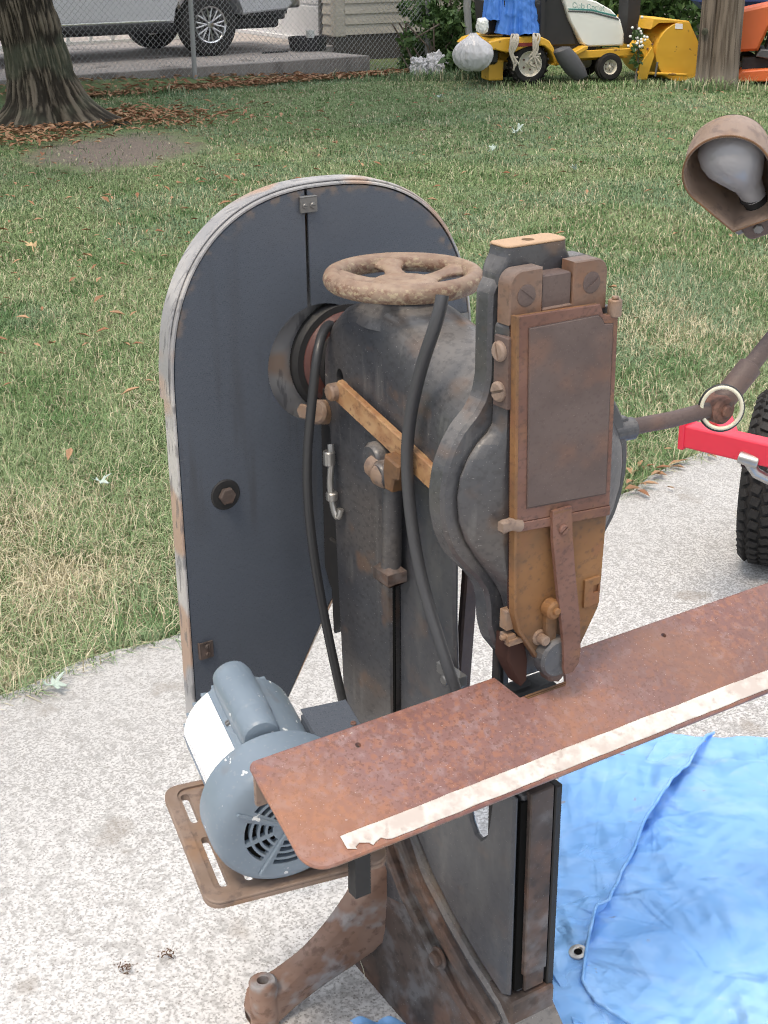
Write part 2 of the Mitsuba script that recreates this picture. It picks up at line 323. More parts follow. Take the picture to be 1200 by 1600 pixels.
M = {
 'guard_paint': pr(c_guard, .48, .4, bump=h_rust, bs=.00012),
 'grey_iron': pr(c_iron, .36, .6, bump=h_cast, bs=.0009),
 'frame_iron': pr(c_frame, .36, .6, bump=h_cast, bs=.0009),
 'base_iron': pr(c_base, .6, .4, bump=h_cast, bs=.0014),
 'foot_iron': pr(c_foot, .6, .4, bump=h_cast, bs=.0009),
 'cover_rust': pr(c_cover, .55, .4, bump=h_rust, bs=.0004),
 'ochre_rust': pr(c_ochre, .6, .35, bump=h_rust, bs=.0005),
 'ear_rust': pr(c_ear, .5, .4, bump=h_rust, bs=.0004), 'tan_rust': pr((.40, .27, .17), .5, .4),
 'dark_rust': pr((.045, .022, .018), .8, .2), 'bar_ochre': pr(c_bar, .55, .35, bump=h_rust, bs=.0005),
 'red_rust': pr(c_rustred, .6, .35, bump=h_rust, bs=.0006),
 'table_rust': pr(c_table, .45, .5, bump=h_rust, bs=.0006),
 'motor_paint': pr(c_motor, .38, .5, bump=h_cast, bs=.0003),
 'wheel_worn': pr(c_wheel, .48, .4, bump=h_rust, bs=.0002),
 'rim_metal': pr(c_rim, .45, .5),
 'plate_rust': pr(c_plate, .55, .4, bump=h_cast, bs=.0006),
 'flaked_paint': pr(c_strip, .6, .4, bump=h_rust, bs=.0006),
 'label_white': pr((.86, .86, .86), .35), 'label_ink': pr((.45, .46, .5), .6),
 'cable_rubber': pr((.030, .031, .034), .42, .5), 'cable_light': pr((.052, .054, .060), .45, .5),
 'black_iron': pr((.018, .018, .019), .6), 'belt_rubber': pr((.035, .03, .027), .7), 'dark_hole': pr((.006, .006, .006), .9, .1),
 'steel': pr((.45, .44, .42), .35, metal=.85), 'rust_steel': pr(c_rustred, .5), 'dull_steel': pr((.20, .20, .20), .45, metal=.6),
 'maroon': pr((.09, .035, .03), .5), 'bulb': pr((.27, .27, .285), .22, .6, clearcoat=.6), 'cord_white': pr((.62, .60, .48), .5),
 'concrete': pr(c_conc, .85, .3, bump=h_conc, bs=.0025, eps=2e-3), 'slab_concrete': pr(c_slab, .9, .2),
 'soil': pr(c_soil, .95, .1), 'grass_blade': pr(c_grass, .65, .25), 'dry_leaf': pr(c_leafdry, .75, .2),
 'pale_leaf': pr((.40, .48, .43), .6, .3), 'tan_leaf': pr((.50, .36, .20), .6, .3), 'bark': pr(c_bark, .9, .2), 'pole_wood': pr(c_pole, .9, .2),
 'siding': pr(c_siding, .6, .3), 'trim': pr((.52, .47, .40), .6, .3), 'foundation': pr((.085, .078, .07), .9, .2), 'garage_white': pr((.60, .60, .60), .5),
 'tarp': pr(c_tarp, .40, .45, bump=h_tarp, bs=.045, eps=2e-3), 'leaf_green': {'type': 'twosided', 'b': {'type': 'principled', 'base_color': proc(c_blade), 'roughness': .55, 'specular': .3}},
 'yellow_paint': pr(c_yellow, .4), 'white_paint': pr((.72, .74, .70), .3, clearcoat=.4), 'teal_ink': pr((.05, .22, .20), .5), 'tire': pr(c_tire, .75, .3),
 'black_plastic': pr((.02, .02, .022), .5), 'grey_plastic': pr((.07, .072, .078), .55), 'orange_paint': pr((.62, .13, .035), .35, clearcoat=.3),
 'red_paint': pr((.60, .018, .045), .32, .5, clearcoat=.5), 'silver_paint': pr((.60, .61, .63), .35, metal=.15, clearcoat=.6), 'chrome': pr((.7, .7, .7), .15, metal=1.0),
 'galvanised': pr((.34, .35, .35), .45, metal=.3), 'bag_plastic': pr((.50, .50, .52), .3, .6), 'rope': pr((.42, .39, .33), .8), 'blue_cloth': pr((.06, .2, .62), .4),
 'flower_white': pr((.75, .75, .72), .7), 'mulch': pr((.12, .075, .05), .9), 'cream_rim': pr((.60, .58, .50), .5), 'dark_red': pr((.20, .03, .025), .5), 'navy': pr((.03, .06, .2), .5),
}
for k, v in M.items(): scene[k] = v

# ---------------------------------------------------------------- the stitching machine (its own axes: X right, Y back, Z up)
_a = math.radians(57.5)
MW = T([[math.sin(_a), -math.cos(_a), 0, 0.244], [math.cos(_a), math.sin(_a), 0, 1.77], [0, 0, 1, 0], [0, 0, 0, 1]])
SM = 'stitching_machine'
lab(SM, 'old rusty grey cast iron stitching machine with handwheel, belt guard and long rust red table', 'machine')
def mp(name, mesh, bsdf, smooth=35, label=None, under=None):
    k = wset(f'{SM}__{under + "__" if under else ""}{name}', mesh, bsdf, smooth, MW)
    if label: lab(k, label)
    return k.split('__', 2)[-1] if under else k.split('__', 1)[1]

# column casting: upright that sweeps forward at the foot
col = [(.512, 1.10), (.500, 1.01), (.490, .86), (.478, .62), (.468, .40), (.470, .20), (.478, .04), (-.05, .04), (-.045, .13), (.011, .185), (.085, .215), (.152, .252), (.215, .295), (.265, .345), (.298, .43), (.313, .577), (.316, .80), (.316, 1.06)]
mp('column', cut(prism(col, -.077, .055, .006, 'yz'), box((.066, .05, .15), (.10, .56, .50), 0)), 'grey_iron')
frame = [(.304, 1.02), (.304, .577), (.290, .44), (.257, .355), (.207, .303), (.146, .260), (.080, .224), (.012, .194), (-.002, .205), (-.002, .57), (.046, .572), (.054, .53), (.059, .49), (.066, .466), (.078, .453), (.090, .455), (.102, .470), (.115, .51), (.133, .58), (.148, .68), (.156, .80), (.157, .91), (.160, 1.02)]
mp('front_frame', prism(frame, -.068, -.058, .004, 'yz'), 'frame_iron')
mp('post', prism([(-.0015, .205), (-.0015, .569), (.036, .569), (.042, .53), (.046, .49), (.052, .455), (.052, .215)], -.052, .018, .003, 'yz'), 'frame_iron')
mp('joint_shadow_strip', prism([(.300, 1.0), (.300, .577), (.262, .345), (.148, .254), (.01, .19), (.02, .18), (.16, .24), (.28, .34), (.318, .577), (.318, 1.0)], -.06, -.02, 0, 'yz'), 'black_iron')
# diagonal ribs on the lower column
def rib(off, w, x0, b):
    c = np.array([(.304, .47), (.291, .41), (.272, .355), (.215, .29), (.152, .245), (.085, .205), (.0, .165)])
    t = np.gradient(c, axis=0); t /= np.linalg.norm(t, axis=1, keepdims=True); nn = np.stack([-t[:, 1], t[:, 0]], 1)
    sgn = -1 if (nn[3] @ [1, -1]) < 0 else 1
    a = c + nn * sgn * off; d = c + nn * sgn * (off + w)
    return prism(np.vstack([a, d[::-1]]), x0, -.070, b, 'yz')
mp('rib', rib(.004, .030, -.090, .004), 'base_iron')
mp('rib', rib(.060, .018, -.096, .005), 'base_iron')
mp('rib', rib(.034, .026, -.0815, .001), 'base_iron')
mp('bolt', hexbolt((-.096, .150, .185), (-1, 0, 0), .014, .010, .02), 'base_iron')
mp('bolt', hexbolt((-.085, .33, .42), (-1, 0, 0), .011, .008, .016), 'base_iron')
# flared base with feet
def bring(z, x, xf, x2, y0, y1): return [(-x, y0, z), (-x + .006, y0 - .006, z), (xf - .006, y0 - .006, z), (xf, y0, z), (x2, y1 - .02, z), (x2 - .02, y1, z), (-x * .9 + .02, y1, z), (-x * .9, y1 - .02, z)]
mp('base', loft([bring(0, .118, .016, .020, .02, .46), bring(.02, .116, .016, .020, .02, .465), bring(.06, .100, .016, .020, .02, .47), bring(.11, .088, .016, .020, .05, .476), bring(.2, .0805, .016, .024, .14, .479), bring(.34, .079, .03, .040, .28, .480)]), 'base_iron', 25)
def foot(s):
    top = spline([(-.070, .265), (-.100, .222), (-.133, .184), (-.166, .152), (-.20, .124), (-.235, .102), (-.270, .087), (-.300, .074), (-.333, .060)], 26)
    p = [(-.070, .085), (-.10, .062), (-.14, .046), (-.20, .030), (-.26, .012), (-.295, .0), (-.338, .0), (-.340, .03)]
    m = prism(np.vstack([p, top[::-1]]), .338, .392, .010, 'xz')
    v = np.array(m.vertices); k = np.clip((-v[:, 0] - .08) / .25, 0, 1); v[:, 1] = .365 + (v[:, 1] - .365) * (1.15 - .45 * np.sin(k * math.pi) + .1 * k); m.vertices = v
    boss = cut(cyl((-.318, .352, .0), (-.318, .352, .098), .0245, .004), cyl((-.318, .352, .07), (-.318, .352, .12), .0105, .0))
    m = cat(m, boss)
    if s > 0: m.apply_transform(np.diag([-1, 1, 1, 1])); m.invert()
    return m
mp('foot', foot(-1), 'foot_iron', 45, 'rust stained splayed foot with a bolt hole')
# lower post front: gib bar between two grooves, clamp block
mp('gib_bar', prism(rrect(-.044, .000, .238, .575, .002, 2), -.012, .002, .002, 'xz'), 'base_iron')
mp('gib_bar', prism(rrect(-.040, -.002, .205, .24, .002, 2), -.009, .002, .002, 'xz'), 'base_iron')
mp('side_strip', prism(rrect(.004, .0175, .16, .57, .002, 2), -.010, .03, .002, 'xz'), 'black_iron')
mp('clamp_block', prism(rrect(-.072, .016, .120, .200, .008, 4), -.016, .05, .004, 'xz'), 'base_iron')
mp('groove', prism(rrect(-.056, -.040, .21, .56, .001, 2), -.0035, .002, 0, 'xz'), 'dark_hole')
mp('toe_block', prism(rrect(-.070, .02, .0, .118, .008, 4), -.03, .05, .004, 'xz'), 'base_iron')

# upper arm: from the column's rounded shoulder forward to the head
def sec(y, hw, z0, z1, e, n=48, xc=-.008):
    w = np.arange(n) * 2 * np.pi / n; c, s = np.cos(w), np.sin(w)
    return np.column_stack([xc + hw * np.sign(c) * np.abs(c) ** (2 / e), np.full(n, y), (z0 + z1) / 2 + (z1 - z0) / 2 * np.sign(s) * np.abs(s) ** (2 / e)])
arm = [sec(.520, .055, 1.00, 1.120, 3.4), sec(.517, .063, .99, 1.142, 3.8), sec(.508, .0675, .98, 1.164, 4.4), sec(.490, .070, .97, 1.190, 5), sec(.460, .0715, .96, 1.214, 5.2), sec(.42, .072, .955, 1.230, 5.2), sec(.37, .0725, .95, 1.235, 5.0),
       sec(.32, .073, .955, 1.231, 4.2), sec(.27, .076, .96, 1.222, 3.3), sec(.22, .081, .962, 1.210, 2.7), sec(.17, .087, .962, 1.200, 2.3), sec(.12, .091, .960, 1.194, 2.1), sec(.06, .093, .958, 1.190, 2.0)]
armm = loft(arm); armm = cut(armm, prism([(.455 + .011 * math.cos(a), 1.098 + .017 * math.sin(a)) for a in np.linspace(0, 2 * math.pi, 20)[:-1]], -.10, -.03, 0, 'yz'))
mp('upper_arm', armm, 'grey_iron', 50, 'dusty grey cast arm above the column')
mp('wheel_boss', lathe([(0, .19), (.074, .200), (.066, .216), (.059, .226), (.054, .234), (.053, .238), (.056, .2385), (.058, .243), (.055, .2465), (.047, .249), (0, .249)], (-.010, .376, 1.0), (0, 0, 1), 48), 'grey_iron', 50)
# handwheel
HC = np.array([-.0115, .376, 1.2650])
def at_hw(m): m.apply_translation(HC); return m
w = np.arange(72) * 2 * np.pi / 72
rimm = []
for k in w:
    t = np.arange(18) * 2 * np.pi / 18
    r = .1080 + .0138 * np.cos(t); z = .0150 * np.sin(t) + .001
    rimm.append(np.column_stack([r * np.cos(k), r * np.sin(k), z]))
rg = loft(rimm + [rimm[0]], cap=False); rg.merge_vertices(); rg.fix_normals()
hwk = mp('handwheel', at_hw(rg), 'wheel_worn', 70, 'rusty five spoked handwheel with worn cream paint')
hub = lathe([(0, -.018), (.050, -.018), (.054, -.012), (.052, -.006), (.044, -.002), (.034, -.0005), (.026, -.0025), (0, -.0025)], (0, 0, 0), (0, 0, 1), 48)
mp('hub', at_hw(hub), 'wheel_worn', 60, under='handwheel')
# the spoke seen nearly straight behind the hub lies 16 degrees left of the view line
vy = np.array([.54 , .84])
base_ang = math.degrees(math.atan2(.84, .54)) + 13
for k in range(5):
    a = math.radians(base_ang + 72 * k); d = np.array([math.cos(a), math.sin(a), 0]); s = np.array([-d[1], d[0], 0]); R = []
    for r, ww, hh, zz in ((.040, .024, .006, -.008), (.052, .018, .0065, -.007), (.062, .0145, .007, -.005), (.074, .0150, .0075, -.003), (.086, .021, .009, -.001), (.098, .030, .010, 0)):
        t = np.arange(14) * 2 * np.pi / 14; R.append(d * r + np.cos(t)[:, None] * s * ww + np.sin(t)[:, None] * np.array([0, 0, hh]) + np.array([0, 0, zz]))
    mp('spoke', at_hw(loft(R)), 'wheel_worn', 60, under='handwheel')

# stitching head
def mirror(half):  # (half width, z) from the top down -> closed outline about X = -.005
    h = np.asarray(half, float); L = np.column_stack([-h[:, 0], h[:, 1]]); hr_ = np.where(h[:, 0] > .095, .095 + (h[:, 0] - .095) * .86, h[:, 0]); Rr = np.column_stack([hr_, h[:, 1] - np.where(h[:, 0] > .095, .010, 0) * np.clip((h[:, 0] - .095) * 40, 0, 1)])[::-1]
    o = np.vstack([L, Rr]); o[:, 0] -= .004; return o
rear = [(.060, 1.352), (.070, 1.349), (.086, 1.338), (.096, 1.322), (.097, 1.29), (.0965, 1.21), (.102, 1.183), (.116, 1.163), (.136, 1.145), (.152, 1.122), (.164, 1.094), (.1695, 1.062), (.1685, 1.03), (.161, .997), (.148, .968), (.128, .943), (.108, .922), (.094, .90), (.088, .875), (.0865, .845), (.078, .815), (.056, .785), (.026, .745), (.018, .740)]
def resamp(h, n=64):
    h = np.asarray(h, float); t = np.r_[0, np.cumsum(np.linalg.norm(np.diff(h, axis=0), axis=1))]; u = np.linspace(0, t[-1], n)
    return np.column_stack([np.interp(u, t, h[:, 0]), np.interp(u, t, h[:, 1])])
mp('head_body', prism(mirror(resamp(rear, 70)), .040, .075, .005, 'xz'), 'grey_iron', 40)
mp('head_hub', lathe([(0, 0), (.118, 0), (.118, .02), (.110, .05), (.1, .06), (0, .06)], (-.018, .073, 1.05), (0, 1, 0), 56), 'grey_iron', 45)
fr = [(.080, 1.286), (.086, 1.285), (.089, 1.283), (.091, 1.279), (.091, 1.17), (.092, 1.148), (.100, 1.136), (.116, 1.124), (.131, 1.106), (.143, 1.082), (.1475, 1.054), (.1445, 1.020), (.134, .99), (.117, .962), (.098, .935), (.082, .912), (.070, .89), (.062, .862), (.056, .825), (.050, .800)]
ft = [(.078, 1.286), (.083, 1.285), (.085, 1.283), (.086, 1.279), (.086, 1.17), (.086, 1.148), (.086, 1.136), (.086, 1.124), (.087, 1.106), (.088, 1.082), (.088, 1.054), (.087, 1.020), (.085, .99), (.082, .962), (.078, .935), (.072, .912), (.064, .89), (.057, .862), (.052, .825), (.047, .800)]
A, B, Cc = (mirror(resamp_pts) for resamp_pts in (np.array(fr), np.array(fr) * [.985, 1], np.array(ft)))
def ring_at(o, y): return np.column_stack([o[:, 0], np.full(len(o), y), o[:, 1]])
n2 = len(fr)
rr = []
for t, y in ((0, .036), (0, .032), (.12, .028), (.38, .022), (.68, .016), (.9, .012), (1, .011)):
    h = np.array(fr) * (1 - t) + np.array(ft) * t; rr.append(ring_at(mirror(h), y))
V = np.vstack(rr); nn = len(rr[0]); F = []
i = np.arange(nn); j = (i + 1) % nn
for k in range(len(rr) - 1): F += [np.stack([k * nn + i, k * nn + j, (k + 1) * nn + j], 1), np.stack([k * nn + i, (k + 1) * nn + j, (k + 1) * nn + i], 1)]
tf = tri_idx(rr[0][:, [0, 2]])
F += [tf, tf[:, ::-1] + (len(rr) - 1) * nn]
mp('head_front', fixup(trimesh.Trimesh(V, np.vstack(F), process=False)), 'grey_iron', 30)
mp('head_seam', prism(mirror(resamp(np.array(fr) * [.985, 1.0], 60)), .033, .043, 0, 'xz'), 'black_iron')
# cap
def capring(g, gy, z): return [(x, y, z) for x, y in rrect(-.079 - g, .021 + g, .0355 - gy * .3, .078 + gy, .010, 4)]
mp('head_cap', loft([capring(.012, .0, 1.330), capring(.0115, .0, 1.345), capring(.006, .002, 1.356), capring(.001, .001, 1.365), capring(0, 0, 1.373), capring(0, 0, 1.376)]), 'grey_iron', 30)
mp('cap_top', cut(prism(rrect(-.079, .021, .0355, .078, .010, 4), 1.3762, 1.3795, .0012, 'xy'), cyl((-.030, .056, 1.36), (-.030, .056, 1.40), .0085, 0)), 'tan_rust', 30, 'tan rusted machined top of the head with one hole')
mp('cap_hole', cyl((-.030, .056, 1.366), (-.030, .056, 1.3766), .0080, 0), 'dark_hole', under='cap_top')
# ears with slotted screws, slide between them
def ear(x0, x1, left):
    r = .020; p = rrect(x0, x1, 1.285, 1.354, .002, 2)
    q = [(x, z) for x, z in p if not (z > 1.34 and ((x < x0 + .01) if left else (x > x1 - .01)))]
    arc = [((x0 + r - r * math.cos(a)) if left else (x1 - r + r * math.cos(a)), 1.354 - r + r * math.sin(a)) for a in np.linspace(0, math.pi / 2, 8)]
    o = ([(x0, 1.285)] + arc + [(x1, 1.354), (x1, 1.285)]) if left else ([(x1, 1.285)] + arc + [(x0, 1.354), (x0, 1.285)])
    return prism(o, .007, .034, .0018, 'xz')
mp('ear_block', ear(-.0945, -.042, True), 'ear_rust', 30)
mp('ear_block', ear(.0085, .066, False), 'ear_rust', 30)
for x, z, sd in ((-.0685, 1.321, (.8, 0, -.6)), (.0385, 1.3235, (.85, 0, .55))):
    mp('slotted_screw', screw((x, .0075, z), (0, -1, 0), .0145, .0022, sd), 'cover_rust', 30)
mp('driver_slide', box((-.0165, .024, 1.310), (.046, .026, .064), .002), 'cover_rust')
mp('slide_bar', box((-.0165, .018, 1.285), (.049, .02, .030), .002), 'ear_rust')
mp('side_plate', box((-.0925, .018, 1.222), (.010, .030, .096), .0015), 'cover_rust')
for z, sd in ((1.2500, (0, .3, .9)), (1.196, (0, .9, -.35))):
    mp('slotted_screw', screw((-.097, .020, z), (-1, 0, 0), .0135, .0075, sd), 'plate_rust', 35)
# front cover
cov = [(-.093, 1.299), (.044, 1.2955), (.047, 1.290), (.050, 1.282), (.0575, 1.279), (.076, 1.279), (.081, 1.005), (.0765, .865), (.074, .846), (.045, .795), (.032, .768), (.020, .760), (-.002, .759), (-.022, .768), (-.036, .795), (-.055, .822), (-.074, .851), (-.082, .880), (-.0835, .915)]
mp('cover_plate', prism(cov, -.0025, .006, .0015, 'xz'), 'ochre_rust', 30, 'orange rusted lower cover of the head')
upper = [(-.093, 1.3), (.0445, 1.2965), (.0475, 1.2905), (.0505, 1.2825), (.058, 1.2795), (.0765, 1.2795), (.081, 1.004), (-.084, 1.016)]
mp('cover_panel', prism(upper, -.0065, -.002, .0012, 'xz'), 'red_rust', 30, 'brown rusted upper panel of the head cover')
pan = [(-.0745, 1.283), (.040, 1.2835), (.0475, 1.2775), (.052, 1.270), (.0675, 1.268), (.0715, 1.024), (-.068, 1.034)]
mp('raised_panel', prism(pan, -.0088, -.006, .002, 'xz'), 'cover_rust', 30)
mp('rail', prism([(-.084, 1.016), (.081, 1.004), (.081, .990), (-.083, 1.003)], -.0085, -.002, .001, 'xz'), 'red_rust')
mp('cover_backing', prism([(x * .97 - .0005, (z - 1.03) * .985 + 1.03) for x, z in cov], .0055, .0125, 0, 'xz'), 'dark_rust')
mp('cover_edge', prism([(-.0945, 1.3), (-.0895, 1.3), (-.080, .915), (-.0785, .882), (-.071, .853), (-.0345, .798), (-.0365, .792), (-.075, .850), (-.0835, .880), (-.085, .915)], -.0075, .005, .0008, 'xz'), 'ochre_rust')
mp('hinge_pin', cat(cyl((.0715, -.004, 1.276), (.0715, -.004, 1.299), .0095, .0015), cyl((.0715, -.004, 1.299), (.0715, -.004, 1.303), .005, .001)), 'plate_rust')
mp('latch_knob', cat(cyl((-.098, -.004, 1.018), (-.075, -.006, 1.010), .0085, .002), box((-.103, -.006, 1.016), (.014, .012, .020), .004)), 'plate_rust', 45)
# spring lever down the front of the cover
def lever(pts, w, th):
    p = np.asarray(pts, float); R = []
    for k, (x, y, z) in enumerate(p):
        R.append([(x - w[k], y, z), (x + w[k], y, z), (x + w[k], y + th, z), (x - w[k], y + th, z)])
    return loft(R)
mp('spring_lever', lever([(-.010, -.013, 1.022), (-.010, -.013, 1.017), (-.009, -.015, .98), (-.004, -.020, .92), (-.001, -.024, .885), (.002, -.026, .860), (.006, -.026, .83), (.008, -.027, .80), (.007, -.027, .782), (.004, -.026, .770)], [.0165, .017, .017, .0165, .0165, .0165, .0155, .0150, .0135, .007], .006), 'red_rust', 25, 'dark red rusted flat spring lever')
mp('lever_seat', box((-.010, -.007, 1.008), (.030, .012, .026), .001), 'ochre_rust')
mp('slotted_screw', screw((-.009, -.0145, .992), (0, -1, 0), .0075, .004, (.8, 0, .6)), 'red_rust', 35)
mp('roller', cat(cyl((-.021, -.022, .874), (-.021, -.002, .874), .014, .003), cyl((-.021, -.026, .874), (-.021, -.02, .874), .0055, .001), prism([(-.030, .876), (-.014, .876), (-.010, .845), (-.012, .812), (-.026, .815), (-.030, .845)], -.014, -.002, .002, 'xz')), 'ochre_rust', 40)
mp('pin', cat(cyl((-.034, -.020, .829), (-.034, 0, .829), .0075, .002), cyl((-.034, -.006, .829), (-.034, 0, .829), .012, .002)), 'plate_rust', 40)
mp('bender_wheel', cyl((-.012, -.022, .796), (-.012, .002, .796), .030, .004), 'grey_iron', 40)
mp('bender_tip', prism([(-.034, .80), (.016, .795), (.014, .762), (.0, .750), (-.018, .756)], -.012, .012, .003, 'xz'), 'cover_rust')
mp('catch', cut(box((.057, -.0035, .876), (.028, .006, .044), .001), box((.064, -.004, .880), (.010, .02, .012), 0)), 'ochre_rust')
mp('lower_guide', prism([(-.078, .835), (-.050, .82), (-.044, .79), (-.044, .758), (-.054, .750), (-.07, .778), (-.080, .80)], .008, .040, .002, 'xz'), 'dark_rust')
mp('guide_bracket', cat(box((-.081, .012, .865), (.012, .016, .030), .001), box((-.080, .010, .838), (.014, .018, .012), .001), box((-.071, .004, .832), (.030, .010, .010), .001), cyl((-.086, .008, .840), (-.094, .008, .840), .004, .001)), 'plate_rust')
mp('link_rod', cyl((-.060, .06, .40), (-.060, .060, .80), .006, .001), 'black_iron')

# table: a folded plate tilted towards the front
_t = math.radians(26.3); _c, _s = math.cos(_t), math.sin(_t)
TW = np.array([[1, 0, 0, 0], [0, _c, -_s, .05], [.0121 * 0, _s, _c, .7524], [0, 0, 0, 1.0]])
_k = math.atan(.0121); TW = TW @ np.array([[math.cos(_k), 0, -math.sin(_k), 0], [0, 1, 0, 0], [math.sin(_k), 0, math.cos(_k), 0], [0, 0, 0, 1]])
def tw(m): m.apply_transform(TW); return m
xl, xr, wd = -.471, .62, .177
o = [(xr, -wd), (xr, 0), (.056, 0), (.027, -.046), (-.053, -.044), (-.070, 0)] + [(xl + .012 - .012 * math.sin(a), -.012 + .012 * math.cos(a)) for a in np.linspace(0, math.pi / 2, 6)] + [(xl + .034 - .034 * math.cos(a), -wd + .034 - .034 * math.sin(a)) for a in np.linspace(0, math.pi / 2, 10)]
tb = prism(o, -.007, 0, .0022, 'xy')
tb = cut(tb, *[cyl((x, y, -.02), (x, y, .02), .0042, 0) for x, y in ((-.318, -.030), (.235, -.028), (-.22, -.10), (.40, -.05))][:2])
mp('table', tw(tb), 'table_rust', 30, 'long pitted rust red table plate tilted towards the front')
for a_, b_ in ((xl + .004, -.080), (.078, xr)):
    lp = prism(rrect(a_, b_, -.066, -.0065, .006, 3), -.012, -.006, .0015, 'xz'); v = np.array(lp.vertices); w4 = TW @ np.column_stack([v[:, 0], np.zeros(len(v)), np.zeros(len(v)), np.ones(len(v))]).T; lp.vertices = np.column_stack([w4[0], w4[1] + v[:, 1], w4[2] + v[:, 2]]); mp('back_lip', lp, 'plate_rust', 30, under='table')
mp('front_lip', tw(prism(rrect(xl + .04, xr, -.0125, -.0082, .001, 2), -wd + .002, -wd + .012, .001, 'xz')), 'plate_rust', 30, under='table')
# strip of old flaking paint or tape along the front edge
r2 = np.random.default_rng(3); xs = np.linspace(xl + .062, xr - .01, 150); kk = np.linspace(0, 150, 150)
top_ = -.1440 + .0012 * (meshkit.fbm(np.column_stack([kk * .12, kk * 0, kk * 0]), 4, 5) - .5) * 2
bot_ = -.1735 + .0014 * np.abs(meshkit.fbm(np.column_stack([kk * .17, kk * 0 + 4, kk * 0]), 4, 2) - .35) * 2
e_ = np.arange(9) / 9; bot_[:9] -= -.010 * (1 - e_) + .004 * np.sin(e_ * 14); xs[:9] += .006 * np.sin(np.arange(9) * 1.9) * (1 - e_)
st = prism(np.vstack([np.column_stack([xs, top_]), np.column_stack([xs, bot_])[::-1]]), .0004, .0022, .0006, 'xy')
mp('paint_strip', tw(st), 'flaked_paint', 30, 'flaking white strip along the front edge of the table', under='table')
mp('anvil', box((-.013, .046, .650), (.078, .040, .15), .003), 'black_iron') if 'stitching_machine__anvil' not in scene else None
mp('slot_shim', tw(box((-.010, -.0475, -.003), (.074, .003, .012), .0005)), 'ochre_rust', under='table')
mp('slot_shim', tw(box((-.010, -.0505, -.0025), (.070, .002, .0085), .0003)), 'ochre_rust', under='table')
# brackets under the table
mp('table_bracket', prism([(.045, .735), (.02, .70), (-.035, .69), (-.035, .665), (.03, .60), (.045, .60)], -.055, -.01, .003, 'yz'), 'black_iron')
mp('table_stay', box((-.289, .075, .535), (.026, .020, .18), .003), 'black_iron')
mp('table_stay', box((-.190, .080, .60), (.22, .014, .05), .003), 'black_iron')

# parts on the left face of the column and arm
def barx(p0, p1, w, th):  # flat bar in a YZ plane
    p0, p1 = np.array(p0), np.array(p1); d = (p1 - p0) / np.linalg.norm(p1 - p0); n_ = np.array([-d[1], d[0]]); return [tuple(p0 + n_ * w), tuple(p0 - d * w * .5), tuple(p0 - n_ * w), tuple(p1 - n_ * w), tuple(p1 + n_ * w)]
mp('release_bar', prism(barx((.433, 1.088), (.150, 1.020), .0185, .006), -.100, -.088, .002, 'yz'), 'bar_ochre', 30, 'orange rusted flat bar across the column')
mp('bar_bolt', cyl((-.112, .437, 1.086), (-.078, .437, 1.086), .0140, .003), 'plate_rust', 40)
mp('bar_lug', prism([(.262, 1.040), (.222, 1.032), (.226, 1.010), (.238, 1.006), (.244, .985), (.262, .985), (.266, 1.015)], -.122, -.098, .003, 'yz'), 'ochre_rust', 30)
mp('spring_rod', cyl((-.090, .294, .83), (-.090, .287, 1.0), .0160, .002), 'grey_iron', 45)
mp('rod_foot', box((-.092, .294, .826), (.036, .042, .034), .008), 'base_iron', 45)
mp('rod_eye', cat(cyl((-.074, .318, 1.012), (-.112, .318, 1.012), .026, .006), cyl((-.078, .285, 1.000), (-.120, .285, 1.000), .020, .005)), 'grey_iron', 45)
mp('collar', cat(lathe([(0, 0), (.017, 0), (.019, .004), (.019, .016), (.016, .020), (.0, .020)], (-.105, .318, 1.005), (.0, -1, -.25), 28), lathe([(0, 0), (.020, 0), (.022, .006), (.018, .022), (.014, .026), (0, .026)], (-.105, .296, 1.0), (0, -1, -.3), 28)), 'plate_rust', 45)
mp('seam_slot', box((-.0775, .305, .70), (.002, .006, .50), 0), 'dark_hole')
mp('wire_hook', tube([(-.088, .475, .985), (-.092, .470, .94), (-.092, .468, .89), (-.090, .455, .865), (-.086, .45, .88)], .0055, 10, 24), 'steel')
mp('wire_nut', cyl((-.092, .474, .95), (-.092, .473, .975), .010, .002), 'steel'); mp('wire_nut', cyl((-.091, .469, .89), (-.091, .469, .905), .010, .002), 'steel')
mp('lower_clip', cat(box((-.075, .150, .712), (.014, .060, .028), .006), cyl((-.080, .150, .705), (-.092, .150, .705), .008, .002)), 'dull_steel')
mp('drive_belt_rod', prism([(.020, .95), (.046, .95), (.022, .58), (-.004, .58)], .235, .250, .003, 'xz'), 'cover_rust')
mp('drive_belt_rod', box((.103, .25, .66), (.010, .010, .30), .001), 'black_iron')

# belt pulley behind the arm and the belt guard
mp('pulley', lathe([(0, 0), (.093, 0), (.096, .004), (.096, .012), (.090, .02), (.070, .022), (.060, .026), (.058, .05), (.0, .05)], (-.012, .57, 1.098), (0, -1, 0), 64), 'black_iron', 30)
mp('pulley_hub', lathe([(0, 0), (.079, 0), (.080, .006), (.074, .014), (.052, .016), (.05, .035), (0, .035)], (-.012, .552, 1.098), (0, -1, 0), 56), 'maroon', 30)
mp('shaft_collar', cat(cyl((-.1, .50, 1.035), (-.05, .52, 1.02), .020, .004), hexbolt((-.118, .50, 1.040), (-1, -.4, .1), .013, .008)), 'plate_rust', 40)
mp('shaft', cyl((-.012, .50, 1.098), (-.012, .56, 1.098), .045), 'black_iron')
gx, gz, ga, gb, ge = -.040, 1.075, .2845, .311, 2.45
def garc(d, t): c, s_ = np.cos(t), np.sin(t); return np.column_stack([gx + (ga + d) * np.sign(c) * np.abs(c) ** (2 / ge), gz + (gb + d) * np.abs(s_) ** (2 / ge)])
